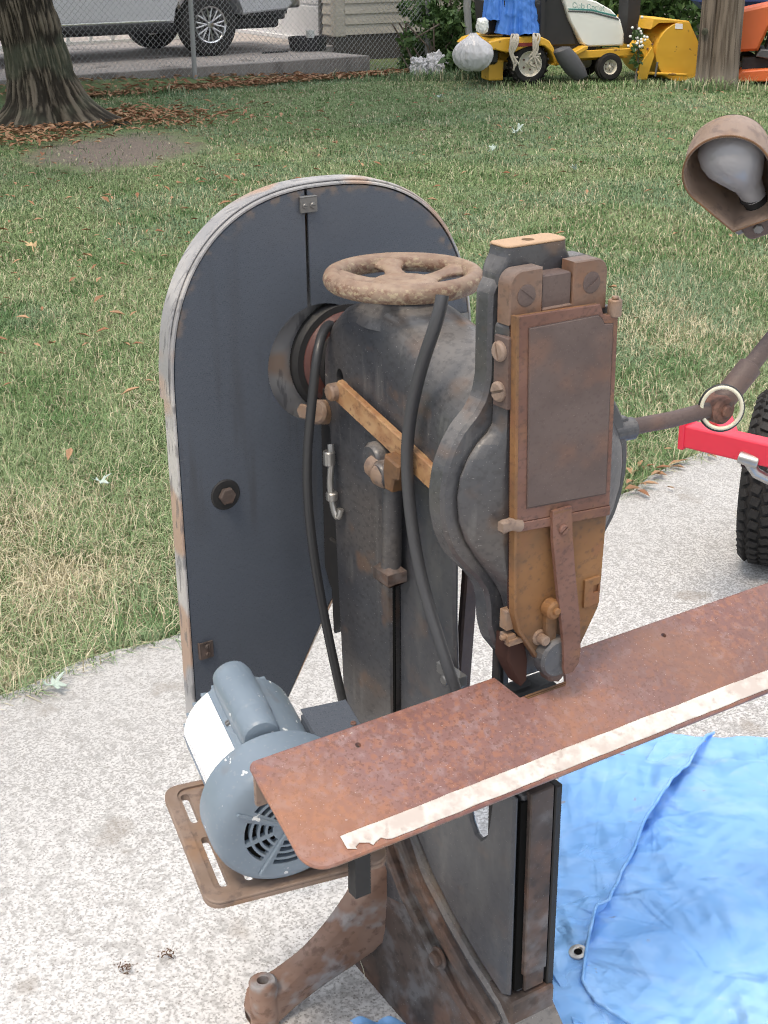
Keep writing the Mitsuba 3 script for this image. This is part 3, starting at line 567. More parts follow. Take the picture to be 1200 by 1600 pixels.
def gout(d, n=64):
    q = [tuple(p) for p in garc(d, np.linspace(0, math.pi, n))]; lx = gx - ga - d
    return q + [(lx, .90), (lx, .70), (lx, .46), (lx + .04, .42), (-.20, .42), (-.155, .475), (-.046 + d, .662), (gx + (ga + d) * .70, .90), (gx + (ga + d) * .96, 1.0)]
hole = prism([(-.058 + .098 * math.cos(a), 1.098 + .098 * math.sin(a)) for a in np.linspace(0, 2 * math.pi, 48)[:-1]], .5, .7, 0, 'xz')
gf = cut(prism(gout(-.006), .5505, .555, .001, 'xz'), hole, prism([(-.0800, 1.5), (-.0765, 1.5), (-.0725, 1.18), (-.0805, 1.18)], .5, .7, 0, 'xz'))
GD = 'drive_guard'
mp(GD, gf, 'guard_paint', 20, 'dark blue grey belt guard with a split front panel')
rim_ = cut(prism(gout(0), .549, .584, .0015, 'xz'), prism(gout(-.004), .53, .580, 0, 'xz'))
mp('rim', rim_, 'rim_metal', 20, 'pale worn metal rim of the belt guard', under=GD)
# proud strip of wood along the arched top
arc = np.linspace(math.radians(20), math.radians(180), 70); fade = np.clip(np.minimum(arc - arc[0], arc[-1] - arc) * 3, .12, 1)
so = garc(.0, arc); nrm = so - np.array([gx, gz]); nrm /= np.linalg.norm(nrm, axis=1, keepdims=True); strip = np.vstack([so + nrm * (.0045 * fade)[:, None], (so + nrm * .0004)[::-1]])
mp('top_strip', prism(strip, .556, .592, .0015, 'xz'), 'rim_metal', 25, under=GD)
def clip(x, z, a):
    m = cat(box((0, -.002, -.008), (.030, .003, .024), .001), box((0, .016, .0045), (.030, .040, .003), .001), screw((-.007, -.0035, -.009), (0, -1, 0), .0042, .003), screw((.007, -.0035, -.009), (0, -1, 0), .0048, .004))
    m.apply_transform(trimesh.transformations.rotation_matrix(math.radians(a), (0, 1, 0))); m.apply_translation((x, .548, z)); return m
mp('clip', clip(-.076, 1.364, 0), 'dull_steel', 30, under=GD); mp('clip', clip(-.303, .640, -90), 'base_iron', 30, under=GD); mp('clip', clip(.230, 1.125, 90), 'dull_steel', 30, under=GD)
mp('bolt', cat(lathe([(0, -.004), (.026, -.004), (.026, 0), (.024, .0015), (0, .0015)], (-.243, .5495, .907), (0, -1, 0), 36)), 'black_iron', 30, under=GD)
mp('bolt_head', hexbolt((-.243, .548, .907), (0, -1, 0), .0145, .010), 'base_iron', 20, under=GD)

mp('drive_belt', prism([(.507, 1.06), (.548, 1.06), (.548, .735), (.530, .70), (.500, .74)], -.064, -.02, .003, 'yz'), 'black_iron')
mp('drive_belt', prism([(.480, .80), (.520, .80), (.512, .62), (.476, .66)], -.070, -.02, .003, 'yz'), 'black_iron')
# cables
cb1 = np.array([(-.040, .535, 1.150), (-.070, .505, 1.172), (-.112, .462, 1.155), (-.130, .452, 1.09), (-.145, .45, .985), (-.142, .45, .845), (-.125, .445, .70), (-.112, .435, .60), (-.10, .42, .50)])
mp('cable', tube(cb1, .0078, 12, 60), 'cable_rubber', 60)
cb2 = np.array([(-.052, .255, 1.235), (-.090, .190, 1.272), (-.098, .150, 1.296), (-.106, .148, 1.270), (-.113, .160, 1.228), (-.113, .188, 1.165), (-.113, .213, 1.063), (-.113, .205, .966), (-.111, .18, .873), (-.108, .137, .786), (-.100, .105, .715), (-.08, .10, .66)])
mp('cable', tube(cb2[2:], .0092, 12, 60), 'cable_light', 60, 'thick grey cable hanging in front of the column')

# motor on its slotted, tilted plate
_b = math.radians(10.5); _m = math.radians(7.5)
u = np.array([math.cos(_b), -math.sin(_b), 0]); v = np.array([math.sin(_b) * math.cos(_m), math.cos(_b) * math.cos(_m), math.sin(_m)]); wv = np.cross(u, v)
MF = np.eye(4); MF[:3, 0] = u; MF[:3, 1] = v; MF[:3, 2] = wv; MF[:3, 3] = (-.383, .109, .581)
def mo(m): m.apply_transform(MF); return m
R0 = .0870
MT = 'motor'
mp(MT, mo(lathe([(0, .06), (R0 - .004, .06), (R0 - .001, .063), (R0 - .001, .245), (R0 - .008, .254), (.04, .260), (0, .260)], (0, 0, 0), (0, 1, 0), 72)), 'motor_paint', 30, 'blue grey electric motor with white label')
fan = lathe([(0, -.002), (.080, -.002), (.090, -.001), (.0975, .002), (.103, .007), (.107, .015), (.1093, .026), (.110, .038), (.110, .074), (.1075, .079), (.080, .080), (0, .080)], (0, 0, 0), (0, 1, 0), 80)
def arcslot(r0, r1, a0, a1):
    t = np.radians(np.linspace(a0, a1, 9)); p = np.vstack([np.column_stack([r0 * np.cos(t), r0 * np.sin(t)]), np.column_stack([r1 * np.cos(t[::-1]), r1 * np.sin(t[::-1])])]); return prism(p, -.03, .008, 0, 'xz')
sl = []
for q in range(4):
    for r0, e in ((.0250, 9), (.0365, 6), (.0480, 4), (.0595, 3)):
        for h in (0, 1):
            a0 = 60 + 90 * q + 6 + h * 40; sl.append(arcslot(r0, r0 + .0075, a0 + e * .6, a0 + 37 - e * .6))
fan = cut(fan, *sl)
mp('fan_cover', mo(fan), 'motor_paint', 30, under=MT)
mp('vent_back', mo(cyl((0, .0055, 0), (0, .0075, 0), .072, .0005, 40)), 'dark_hole', under=MT)
for q in range(4):
    a = math.radians(60 + 90 * q); m = box((.050, -.003, 0), (.078, .005, .0055), .0015); m.apply_transform(trimesh.transformations.rotation_matrix(-a, (0, 1, 0))); mp('vent_rib', mo(m), 'motor_paint', under=MT)
# capacitor cover on top: half round box
ca = math.radians(98)
cx, cz = math.cos(ca) * R0, math.sin(ca) * R0
def cring(y, s, zt):
    t = np.linspace(0, math.pi, 16); o = [(s * .029 * math.cos(a), y, zt + s * .027 * math.sin(a)) for a in t] + [(-.029 * s, y, -.012), (.029 * s, y, -.012)]; return o
cp = loft([cring(.086, .70, .000), cring(.088, .88, .004), cring(.095, .98, .0065), cring(.126, .99, .007), cring(.129, 1.0, .0075), cring(.132, 1.04, .008), cring(.225, 1.04, .008), cring(.240, .98, .006), cring(.248, .82, .002), cring(.250, .5, -.003)])
cp.apply_transform(trimesh.transformations.rotation_matrix(math.pi / 2 - ca, (0, 1, 0))); cp.apply_translation((cx, 0, cz + .006))
mp('capacitor_cover', mo(cp), 'motor_paint', 40, under=MT)
mp('capacitor_flange', mo(sheet([[((R0 + .0004) * math.cos(a), y, (R0 + .0004) * math.sin(a)) for a in np.radians(np.linspace(66, 120, 14))] for y in (.082, .245)])), 'motor_paint', True, under=MT)
mp('screw', mo(screw((R0 * math.cos(math.radians(118.5)), .157, R0 * math.sin(math.radians(118.5))), (math.cos(math.radians(118.5)), 0, math.sin(math.radians(118.5))), .005, .004)), 'dull_steel', under=MT)
def patch(a0, a1, y0, y1, r, th=.0006):
    t = np.radians(np.linspace(a0, a1, 16)); ro = [(r * math.cos(a), r * math.sin(a)) for a in t]; ri = [((r - th) * math.cos(a), (r - th) * math.sin(a)) for a in t[::-1]]
    return prism(ro + ri, y0, y1, 0, 'xz')
mp('label', mo(patch(124, 178, .092, .243, R0 + .0008, .003)), 'label_white', 40, 'white rating label on the motor', under=MT)
mp('label_line', mo(cat(*[patch(171 + 1.4 * q, 171.4 + 1.4 * q, .105, .232 - .012 * q, R0 + .0011, .003) for q in range(4)] + [patch(126, 176, .13, .1305, R0 + .0011, .003)])), 'label_ink', under=MT)
for q in range(12):
    a = math.radians(60 + q * 14); mp('rear_tooth', mo(box((math.cos(a) * (R0 - .0055), .249, math.sin(a) * (R0 - .0055)), (.009, .010, .009), .002)), 'motor_paint', under=MT)
jb = cat(box((.108, .122, .030), (.070, .080, .072), .007), box((.109, .123, .0675), (.073, .083, .003), .001)); mp('junction_box', mo(jb), 'guard_paint', 30, under=MT); mp('screw', mo(screw((.135, .105, .069), (0, 0, 1), .0045, .003)), 'rust_steel', under=MT)
mp('motor_foot', mo(box((0, .14, -.100), (.12, .15, .026), .003)), 'motor_paint', under=MT)
# plate
pz = -.113
pl = prism(rrect(-.122, .16, -.004, .262, .024, 6), pz - .012, pz, .003, 'xy')
slots = [prism(rrect(-.0985, -.0855, .172, .240, .0058, 4), pz - .05, pz + .05, 0, 'xy'), prism(rrect(-.0945, -.0815, .028, .137, .0062, 4), pz - .05, pz + .05, 0, 'xy'), prism(rrect(-.056, -.042, .028, .137, .0062, 4), pz - .05, pz + .05, 0, 'xy')]
mp('motor_plate', mo(cut(pl, *slots)), 'plate_rust', 30, 'rusty slotted motor plate')
rimb = cut(prism(rrect(-.122, .16, -.004, .262, .024, 6), pz - .001, pz + .004, .0015, 'xy'), prism(rrect(-.104, .142, .013, .25, .018, 6), pz - .05, pz + .05, 0, 'xy'))
mp('motor_plate_edge', mo(rimb), 'plate_rust', 30)
mp('plate_arm', mo(box((.22, .16, pz - .028), (.18, .05, .03), .004)), 'base_iron')

# lamp on its jointed arm
LA = 'lamp_arm'
j1 = np.array((.335, .05, 1.085)); j2 = np.array((.50, .05, 1.225)); nk = np.array((.405, .0, 1.315))
mp(LA, tube([(.09, .055, 1.089), (.160, .052, 1.087), (.240, .05, 1.084), (.322, .05, 1.085)], .0120, 16), 'cover_rust', 50, 'jointed lamp arm of rusty grey rod')
mp('socket', cat(cyl((.108, .055, 1.086), (.170, .052, 1.0845), .0165, .002), box((.130, .053, 1.102), (.05, .014, .008), .002)), 'grey_iron', 40, under=LA)
mp('joint', cat(cyl(j1 + (0, -.018, 0), j1 + (0, .016, 0), .0220, .004), cyl(j1 + (0, -.024, 0), j1 + (0, -.016, 0), .0095, .002)), 'red_rust', 40, under=LA)
dd = (j2 - j1) / np.linalg.norm(j2 - j1)
mp('rod', cat(cyl(j1 + dd * .008, j1 + dd * .085, .0185, .003), tube([j1 + dd * .08, j1 + dd * .15, j2], .0130, 16)), 'cover_rust', 45, under=LA)
mp('rod', cat(tube([j2, j2 + (.01, -.01, .04), (.445, -.005, 1.278), nk + (.012, 0, -.02), nk], .0115, 14, 30)), 'cover_rust', 45, under=LA)
t = np.linspace(0, 2 * math.pi, 40)[:-1]
rn = np.array((-.62, -.72, .30)); rn /= np.linalg.norm(rn); e1 = np.array((.757, -.653, 0)); e2 = np.cross(rn, e1)
for off_, rad_, b_, lb in ((.030, .029, 'cord_white', 'white cord looped round the lamp joint'), (.024, .0315, 'cable_rubber', None)):
    mp('cord_loop', tube([j1 + rn * (off_ + .012 * math.sin(a)) + e1 * (.004 + rad_ * math.cos(a)) + e2 * rad_ * math.sin(a) * 1.05 for a in t], .0029, 8, closed=True), b_, True, lb, under=LA)
mp('string', tube([(-.098, .462, .098), (-.103, .44, .07), (-.11, .40, .045), (-.113, .36, .02), (-.115, .35, .002)], .0007, 5, 20), 'cord_white', True, 'thin pale string hanging at the rusty base')
LF = np.eye(4)
LF[:3, 0], LF[:3, 1], LF[:3, 2], LF[:3, 3] = (.443, -.710, .382), (-.530, .071, .749), (-.607, -.580, -.375), (.262, 0, 1.443)
def lo(m): m.apply_transform(LF); return m
def shade_outline(s, dz, dy=0.0, thin=0.0):
    r = .062 * s - thin; o = [(r * math.cos(a), r * math.sin(a) + dy) for a in np.linspace(math.radians(-28), math.radians(208), 40)]
    q = [(-.030 * s + thin, -.095 * s + thin + dy * .3), (.034 * s - thin, -.095 * s + thin + dy * .3)]
    full = o + [tuple(np.array(o[-1]) * (1 - k) + np.array(q[0]) * k) for k in (.33, .66)] + [q[0], (0, q[0][1]), q[1]] + [tuple(np.array(q[1]) * (1 - k) + np.array(o[0]) * k) for k in (.33, .66)]
    return np.array([(x, y, dz) for x, y in full])
outs = [shade_outline(1.03, .001), shade_outline(1.03, -.006), shade_outline(1, -.010), shade_outline(1, -.04, -.001), shade_outline(.96, -.065, -.004), shade_outline(.84, -.09, -.009), shade_outline(.62, -.108, -.014), shade_outline(.3, -.117, -.018)]
ins = [shade_outline(.28, -.112, -.018), shade_outline(.6, -.104, -.014, .001), shade_outline(.81, -.086, -.009, .002), shade_outline(.94, -.062, -.004, .002), shade_outline(1, -.04, -.001, .003), shade_outline(1, -.006, 0, .003), shade_outline(1.0, .001, 0, .001)]
shell = loft(outs[::-1], cap=False); inner = loft(ins[::-1], cap=False)
lip = loft([outs[0], ins[-1]], cap=False); lip2 = loft([outs[-1], outs[-1] * [0.02, .02, 1] + np.array([0, -.012, 0])], cap=False); lip3 = loft([ins[0], ins[0] * [.02, .02, 1] + np.array([0, -.012, 0])], cap=False)
mp('lamp_shade', lo(cat(shell, lip, lip2)), 'plate_rust', 45, 'rusty hooded lamp shade with a bulb inside')
mp('shade_lining', lo(cat(inner, lip3)), 'plate_rust', 45, under='lamp_shade')
mp('shade_edge', lo(tube(shade_outline(1.02, .0005)[:, :3], .0016, 6, closed=True)), 'ochre_rust', True, under='lamp_shade')
mp('bulb', lo(lathe([(0, -.076), (.018, -.076), (.020, -.06), (.022, -.050), (.028, -.040), (.038, -.021), (.0465, -.004), (.0490, .012), (.0460, .028), (.037, .041), (.023, .0505), (.010, .0545), (0, .055)], (.008, -.004, -.044), (0, 1, 0.0), 48)), 'bulb', 60, 'frosted light bulb')
mp('bulb_socket', lo(lathe([(0, -.10), (.017, -.10), (.019, -.07), (.021, -.074), (.019, -.068), (0, -.068)], (.006, -.004, -.046), (0, 1, 0), 32)), 'black_iron', 40, under='lamp_shade')
mp('shade_neck', lo(prism(rrect(-.024, .024, -.135, -.094, .012, 4), -.06, -.016, .004, 'xy')), 'cover_rust', 40, under='lamp_shade')
mp('shade_nut', lo(cat(cyl((-.036, -.112, -.03), (-.022, -.112, -.03), .011, .003), hexbolt((0, -.117, -.016), (0, 0, 1), .008, .004))), 'dull_steel', 40, under='lamp_shade')

# ---------------------------------------------------------------- ground
E1 = np.array([-.585, 3.325]); ED = np.array([.785, .62]); ED /= np.linalg.norm(ED); EN = np.array([-ED[1], ED[0]])   # driveway edge and the lawn side
rg = np.random.default_rng(11)
def edge_pts(a, b, n, amp, seed):
    t = np.linspace(a, b, n); w = (meshkit.fbm(np.column_stack([t * 2.3, t * 0 + seed, t * 0]), 4, seed) - .5) * amp
    return E1 + t[:, None] * ED + w[:, None] * EN
scene_ground = sheet([[(x, y, -.035) for y in (-60, -20, 0, 30, 90, 260)] for x in (-220, -60, -15, 15, 60, 220)])
wset('ground', scene_ground, 'soil', False); lab('ground', kind='structure')
ep = edge_pts(-7, 9, 220, .20, 4)
dv = np.vstack([ep, [(9, 8.9), (9, -8), (-9, -8), (-9, -2)]])
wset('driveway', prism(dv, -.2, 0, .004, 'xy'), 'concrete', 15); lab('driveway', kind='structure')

# ---------------------------------------------------------------- grass
def blades(P, L, W, lean, n=1):
    k = len(P); az = rg.uniform(0, 2 * np.pi, k); tx = np.column_stack([np.cos(az), np.sin(az)]); side = np.column_stack([-tx[:, 1], tx[:, 0]])
    ln = lean * rg.uniform(.3, 1.4, k); z0 = -.037
    h1, h2 = L * .55 * np.cos(ln * .5), L * np.cos(ln * .85)
    d1, d2 = L * .5 * np.sin(ln * .5), L * np.sin(ln * .95)
    def pt(d, h, w): return np.column_stack([P + tx * d[:, None] + side * w[:, None], z0 + h])
    zz = np.zeros(k)
    V = np.stack([pt(zz, zz, -W / 2), pt(zz, zz, W / 2), pt(d1, h1, -W * .42), pt(d1, h1, W * .42), pt(d2, h2, zz)], 1)
    F = np.array([[0, 1, 3], [0, 3, 2], [2, 3, 4]]); Fi = (F[None] + (np.arange(k) * 5)[:, None, None]).reshape(-1, 3)
    tone = rg.uniform(0, 1, k); uv = np.stack([np.repeat(tone[:, None], 5, 1), np.tile([0, 0, .6, .6, 1.0], (k, 1))], -1).reshape(-1, 2)
    return V.reshape(-1, 3), Fi, uv
def in_lawn(P): return ((P - E1) @ EN) > np.interp((P - E1) @ ED, np.linspace(-7, 9, 220), (ep - E1) @ EN) - .01
def visible(P, pad): return np.abs(P[:, 0]) < P[:, 1] * .285 + pad
dirt_c = lambda P: ((P[:, 0] + 2.35) / .8) ** 2 + ((P[:, 1] - 12.7) / 1.3) ** 2
def scatter(n, y0, y1):
    y = np.sqrt(rg.uniform(y0 ** 2, y1 ** 2, n)); x = rg.uniform(-1, 1, n) * (y * .285 + .5); P = np.column_stack([x, y])
    P = P[in_lawn(P)]; d = dirt_c(P); P = P[(d > 1.0) | (rg.uniform(0, 1, len(P)) < .12)]
    cl = meshkit.fbm(np.column_stack([P * 5.5, P[:, :1] * 0]), 3, 9); return P[rg.uniform(0, 1, len(P)) < .35 + 1.1 * cl]
parts = []
for n, y0, y1, L, W, lean in ((150000, 2.4, 5.2, .058, .0027, 1.1), (130000, 5.0, 8.0, .050, .0035, 1.1), (110000, 8.0, 12, .044, .0050, 1.05), (120000, 12, 20.3, .038, .0075, 1.05)):
    P = scatter(n, y0, y1); parts.append(blades(P, L * rg.uniform(.5, 1.45, len(P)), W * rg.uniform(.7, 1.3, len(P)), lean))
# long blades hanging over the edge of the driveway
t = rg.uniform(-3, 4.5, 9000); P = E1 + t[:, None] * ED + (np.abs(rg.normal(0, .07, len(t))) - .02 - .05 * meshkit.noise(np.column_stack([t * 4, t * 0, t * 0]), 3) ** 2 + np.interp(t, np.linspace(-7, 9, 220), (ep - E1) @ EN))[:, None] * EN
parts.append(blades(P, .085 * rg.uniform(.6, 1.4, len(P)), .0032 * rg.uniform(.7, 1.3, len(P)), 1.15))
# tufts at the foot of the fence, post and tractor
for cx, cy, n, s, L in ((3.9, 17.1, 500, .25, .16), (2.3, 17.45, 700, .6, .10), (.9, 18.6, 700, .5, .16), (-3.0, 17.1, 300, .5, .12), (3.1, 17.7, 300, .4, .09)):
    P = np.column_stack([rg.normal(cx, s, n), rg.normal(cy, .12, n)]); parts.append(blades(P, L * rg.uniform(.5, 1.3, n), .010 * rg.uniform(.7, 1.3, n), .7))
off = np.cumsum([0] + [len(p[0]) for p in parts])
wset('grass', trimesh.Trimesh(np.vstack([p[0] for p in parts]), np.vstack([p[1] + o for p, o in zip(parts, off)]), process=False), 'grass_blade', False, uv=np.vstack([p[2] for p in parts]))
lab('grass', 'patchy green and straw coloured lawn grass', 'grass', kind='stuff')

# ---------------------------------------------------------------- fallen leaves
def leafmesh(P, s, z, curl=.25):
    k = len(P); az = rg.uniform(0, 2 * np.pi, k); a = np.column_stack([np.cos(az), np.sin(az), rg.uniform(-.35, .35, k)]); b = np.column_stack([-np.sin(az), np.cos(az), rg.uniform(-.35, .35, k)])
    c = np.column_stack([P, np.full(k, z) + rg.uniform(0, .02, k)]); s = s[:, None]; upv = np.array([0, 0, 1.0])
    V = np.stack([c - a * s, c - a * s * .2 + b * s * .32 + upv * s * curl, c + a * s * .45 + b * s * .22 + upv * s * curl * .6, c + a * s, c + a * s * .45 - b * s * .22 + upv * s * curl * .6, c - a * s * .2 - b * s * .32 + upv * s * curl, c + a * s * .1], 1)
    F = np.array([[6, 0, 5], [6, 1, 0], [6, 2, 1], [6, 3, 2], [6, 4, 3], [6, 5, 4]]); Fi = (F[None] + (np.arange(k) * 7)[:, None, None]).reshape(-1, 3)
    return V.reshape(-1, 3), Fi, np.repeat(np.column_stack([rg.uniform(0, 1, k), rg.uniform(0, 1, k)]), 7, 0)
L_ = []
def lsc(n, f, s0, z=.012):
    P = f(n); P = P[in_lawn(P)]; L_.append(leafmesh(P, s0 * rg.uniform(.5, 1.3, len(P)), z))
lsc(360, lambda n: (lambda y: np.column_stack([rg.uniform(-1, 1, n) * (y * .285 + .3), y]))(np.sqrt(rg.uniform(3.5 ** 2, 17 ** 2, n))), .034)
lsc(160, lambda n: (lambda y: np.column_stack([rg.uniform(-1, .1, n) * (y * .285 + .3), y]))(rg.uniform(6, 12, n)), .037)
lsc(900, lambda n: np.column_stack([rg.normal(-2.6, .55, n), rg.normal(14.7, .45, n)]), .050)
lsc(420, lambda n: np.column_stack([rg.normal(-3.3, .35, n), rg.normal(13.4, .5, n)]), .050)
t = rg.uniform(0, 1, 1500); fl0 = np.array([-3.6, 17.0]); fl1 = np.array([.2, 19.6]); P = fl0 + t[:, None] * (fl1 - fl0) + np.column_stack([rg.normal(.12, .10, 1500), rg.normal(-.15, .16, 1500)]); L_.append(leafmesh(P, .05 * rg.uniform(.5, 1.3, len(P)), .0))
t = rg.normal(2.0, .35, 60); P = E1 + t[:, None] * ED + rg.normal(.0, .05, 60)[:, None] * EN; L_.append(leafmesh(P, .030 * rg.uniform(.5, 1.3, 60), .008))
off = np.cumsum([0] + [len(p[0]) for p in L_])
wset('leaf_litter', trimesh.Trimesh(np.vstack([p[0] for p in L_]), np.vstack([p[1] + o for p, o in zip(L_, off)]), process=False), 'dry_leaf', False, uv=np.vstack([p[2] for p in L_]))
lab('leaf_litter', 'brown and orange fallen leaves scattered over the lawn', 'leaves', kind='stuff')
def maple(c, s, az, z, seed):
    r = np.random.default_rng(seed); o = []
    for k in range(5):
        a = math.radians(-100 + 50 * k); o += [(.30 * s * math.cos(a - .42), .30 * s * math.sin(a - .42)), (s * (.62 + .1 * r.uniform()) * math.cos(a - .16), s * .66 * math.sin(a - .16)), (s * (1 - .12 * abs(k - 2)) * math.cos(a), s * (1 - .12 * abs(k - 2)) * math.sin(a)), (s * .62 * math.cos(a + .18), s * .62 * math.sin(a + .18))]
    o += [(-.12 * s, .10 * s), (-.75 * s, .03 * s), (-.75 * s, -.01 * s), (-.12 * s, -.05 * s)]
    m = prism(o, 0, .0012, 0, 'xy'); m = m.subdivide_to_size(s * .22)
    v = np.array(m.vertices); v[:, 2] += 1.0 * s * (meshkit.noise(v * (1.8 / s) + seed, seed) - .3) + .5 * np.sum(v[:, :2] ** 2, 1) / s * .6
    ca, sa = math.cos(az), math.sin(az); v = np.column_stack([c[0] + ca * v[:, 0] - sa * v[:, 1], c[1] + sa * v[:, 0] + ca * v[:, 1], z + v[:, 2]]); m.vertices = v; m.fix_normals(); return m
for c, s, az, z, bs, lb in (((-.825, 3.05), .058, 1.0, .022, 'pale_leaf', 'pale green lobed leaf lying on the concrete at the edge of the grass'),
        ((-.955, 4.40), .058, .5, .04, 'pale_leaf', 'pale green lobed leaf on the grass left of the belt guard'),
        ((-2.05, 8.18), .075, 2.0, .03, 'tan_leaf', 'tan leaf on the shaded lawn at the far left'),
        ((1.26, 13.13), .12, 2.4, .03, 'pale_leaf', 'large pale leaf on the lawn below the yellow tractor'),
        ((.93, 12.0), .075, .4, .03, 'pale_leaf', 'small pale leaf on the lawn above the machine head'),
        ((1.50, 11.0), .07, 3.0, .03, 'pale_leaf', 'pale leaf on the lawn left of the lamp shade'),
        ((.65, 16.1), .09, 1.0, .03, 'pale_leaf', 'pale leaf far back on the lawn in front of the fence corner')):
    k = wset('fallen_leaf', maple(c, s * .72, az, z, int(s * 1000)), bs, 25); lab(k, lb, 'leaf', 'larger fallen leaves')

# ---------------------------------------------------------------- tree with its crown above the picture
def trunk():
    na, nz = 260, 150; zs = np.concatenate([np.linspace(-.06, .5, 70), np.linspace(.51, 3.4, nz - 70)]); a = np.arange(na) * 2 * np.pi / na
    A, Z = np.meshgrid(a, zs); base = .285 + .45 * np.exp(-np.maximum(Z, 0) / .16) * (1 + .40 * np.cos(3 * A + .6) + .35 * np.cos(5 * A + 2) + .25 * np.cos(8 * A + 1)) * .62 + .06 * np.exp(-np.maximum(Z, 0) / .5)
    q = np.stack([np.cos(A) * 3.8, np.sin(A) * 3.8, Z * 1.1], -1); wob = meshkit.fbm(q * [1, 1, .8] * 1.4, 3, 3) - .5
    rdg = np.abs(meshkit.fbm(np.stack([np.cos(A) * 12 + wob * 2.6, np.sin(A) * 12 + wob * 2.0, Z * 3.2], -1), 4, 7) - .5) * 2
    h = np.clip(rdg * 2.2, 0, 1); r = base + .034 * (h - .5) * np.clip(Z / .25 + .35, .35, 1) + .05 * wob
    lx = -.16 * Z + .0 ; P = np.stack([-3.31 + lx + r * np.cos(A), 14.55 + r * np.sin(A), Z], -1)
    P = np.concatenate([P, P[:, :1]], 1); uvh = np.concatenate([h, h[:, :1]], 1); m = sheet(P); return m, np.column_stack([uvh.ravel(), uvh.ravel()])
tm, tuv = trunk()
lab('shade_tree', 'dark ridged tree trunk with a flared root base in front of the chain link fence', 'tree')
wset('shade_tree__trunk', tm, 'bark', True, uv=tuv)
lm = []
for a, l, z in ((.3, 3.2, 3.0), (1.5, 3.0, 3.2), (2.6, 3.0, 3.1), (3.9, 3.4, 3.0), (5.2, 3.1, 3.2), (.9, 1.8, 3.4)):
    b0 = np.array((-3.93, 14.55, z)); lm.append(tube([b0, b0 + (math.cos(a) * l * .4, math.sin(a) * l * .4, 1.3), b0 + (math.cos(a) * l, math.sin(a) * l, 2.9)], np.linspace(.15, .04, 12), 8, 12))
wset('shade_tree__limb', cat(*lm), 'bark', True, uv=np.full((sum(len(m.vertices) for m in lm), 2), .6))
def leaves(centres, radii, n, s, flat=1.0):
    """leaf sized quads spread through clumps"""
    ci = rg.integers(0, len(centres), n); d = rg.normal(0, 1, (n, 3)); d /= np.linalg.norm(d, axis=1, keepdims=True); P = np.asarray(centres)[ci] + d * (np.asarray(radii)[ci] * rg.uniform(.35, 1.0, n) ** .6)[:, None] * [1, 1, flat]
    a = rg.normal(0, 1, (n, 3)); a /= np.linalg.norm(a, axis=1, keepdims=True); b = np.cross(a, rg.normal(0, 1, (n, 3))); b /= np.linalg.norm(b, axis=1, keepdims=True); ss = (s * rg.uniform(.6, 1.3, n))[:, None]
    V = np.stack([P - a * ss, P + b * ss * .45, P + a * ss, P - b * ss * .45], 1).reshape(-1, 3); F = (np.array([[0, 1, 2], [0, 2, 3]])[None] + (np.arange(n) * 4)[:, None, None]).reshape(-1, 3)
    return trimesh.Trimesh(V, F, process=False), np.repeat(np.column_stack([rg.uniform(0, 1, n)] * 2), 4, 0)
def foliage(key, *a, bsdf='leaf_green', **k):
    m, uv = leaves(*a, **k); return wset(key, m, bsdf, False, uv=uv)
ccs = [(-4.0 + r * math.cos(a), 14.5 + r * math.sin(a), z) for r, a, z in zip(rg.uniform(0, 5.2, 60), rg.uniform(0, 6.28, 60), rg.uniform(4.6, 9.5, 60))]
foliage('shade_tree__crown', ccs, rg.uniform(.8, 1.5, 60), 26000, .14)

# ---------------------------------------------------------------- neighbour's slab, fence
FP = np.array([-2.3, 18.1]); FD = np.array([4.85, 3.4]); FD /= np.linalg.norm(FD); FN = np.array([-FD[1], FD[0]])
def fpt(t, o=0): return FP + FD * t + FN * o
sl_ = np.array([fpt(-9, .12), fpt(2.72, .12), fpt(2.55, 1.5), (-.2, 22.6), (-1.0, 30), (-14, 30), (-16, 10)])
wset('neighbour_driveway', prism(sl_, -.1, .185, .01, 'xy'), 'slab_concrete', 15); lab('neighbour_driveway', kind='structure')
lab('chain_link_fence', 'grey chain link fence with a galvanised post in front of the silver truck', 'fence')
wset('chain_link_fence__post', cyl((*fpt(0), -.05), (*fpt(0), 1.27), .030, .004), 'galvanised', 50)
wset('chain_link_fence__post', cyl((*fpt(3.6), -.05), (*fpt(3.6), 1.27), .036, .004), 'galvanised', 50)
wset('chain_link_fence__post', cyl((*fpt(-3.2), -.05), (*fpt(-3.2), 1.27), .030, .004), 'galvanised', 50)
wset('chain_link_fence__rail', cyl((*fpt(-6.5), 1.24), (*fpt(3.6), 1.24), .021, .001), 'galvanised', 50)
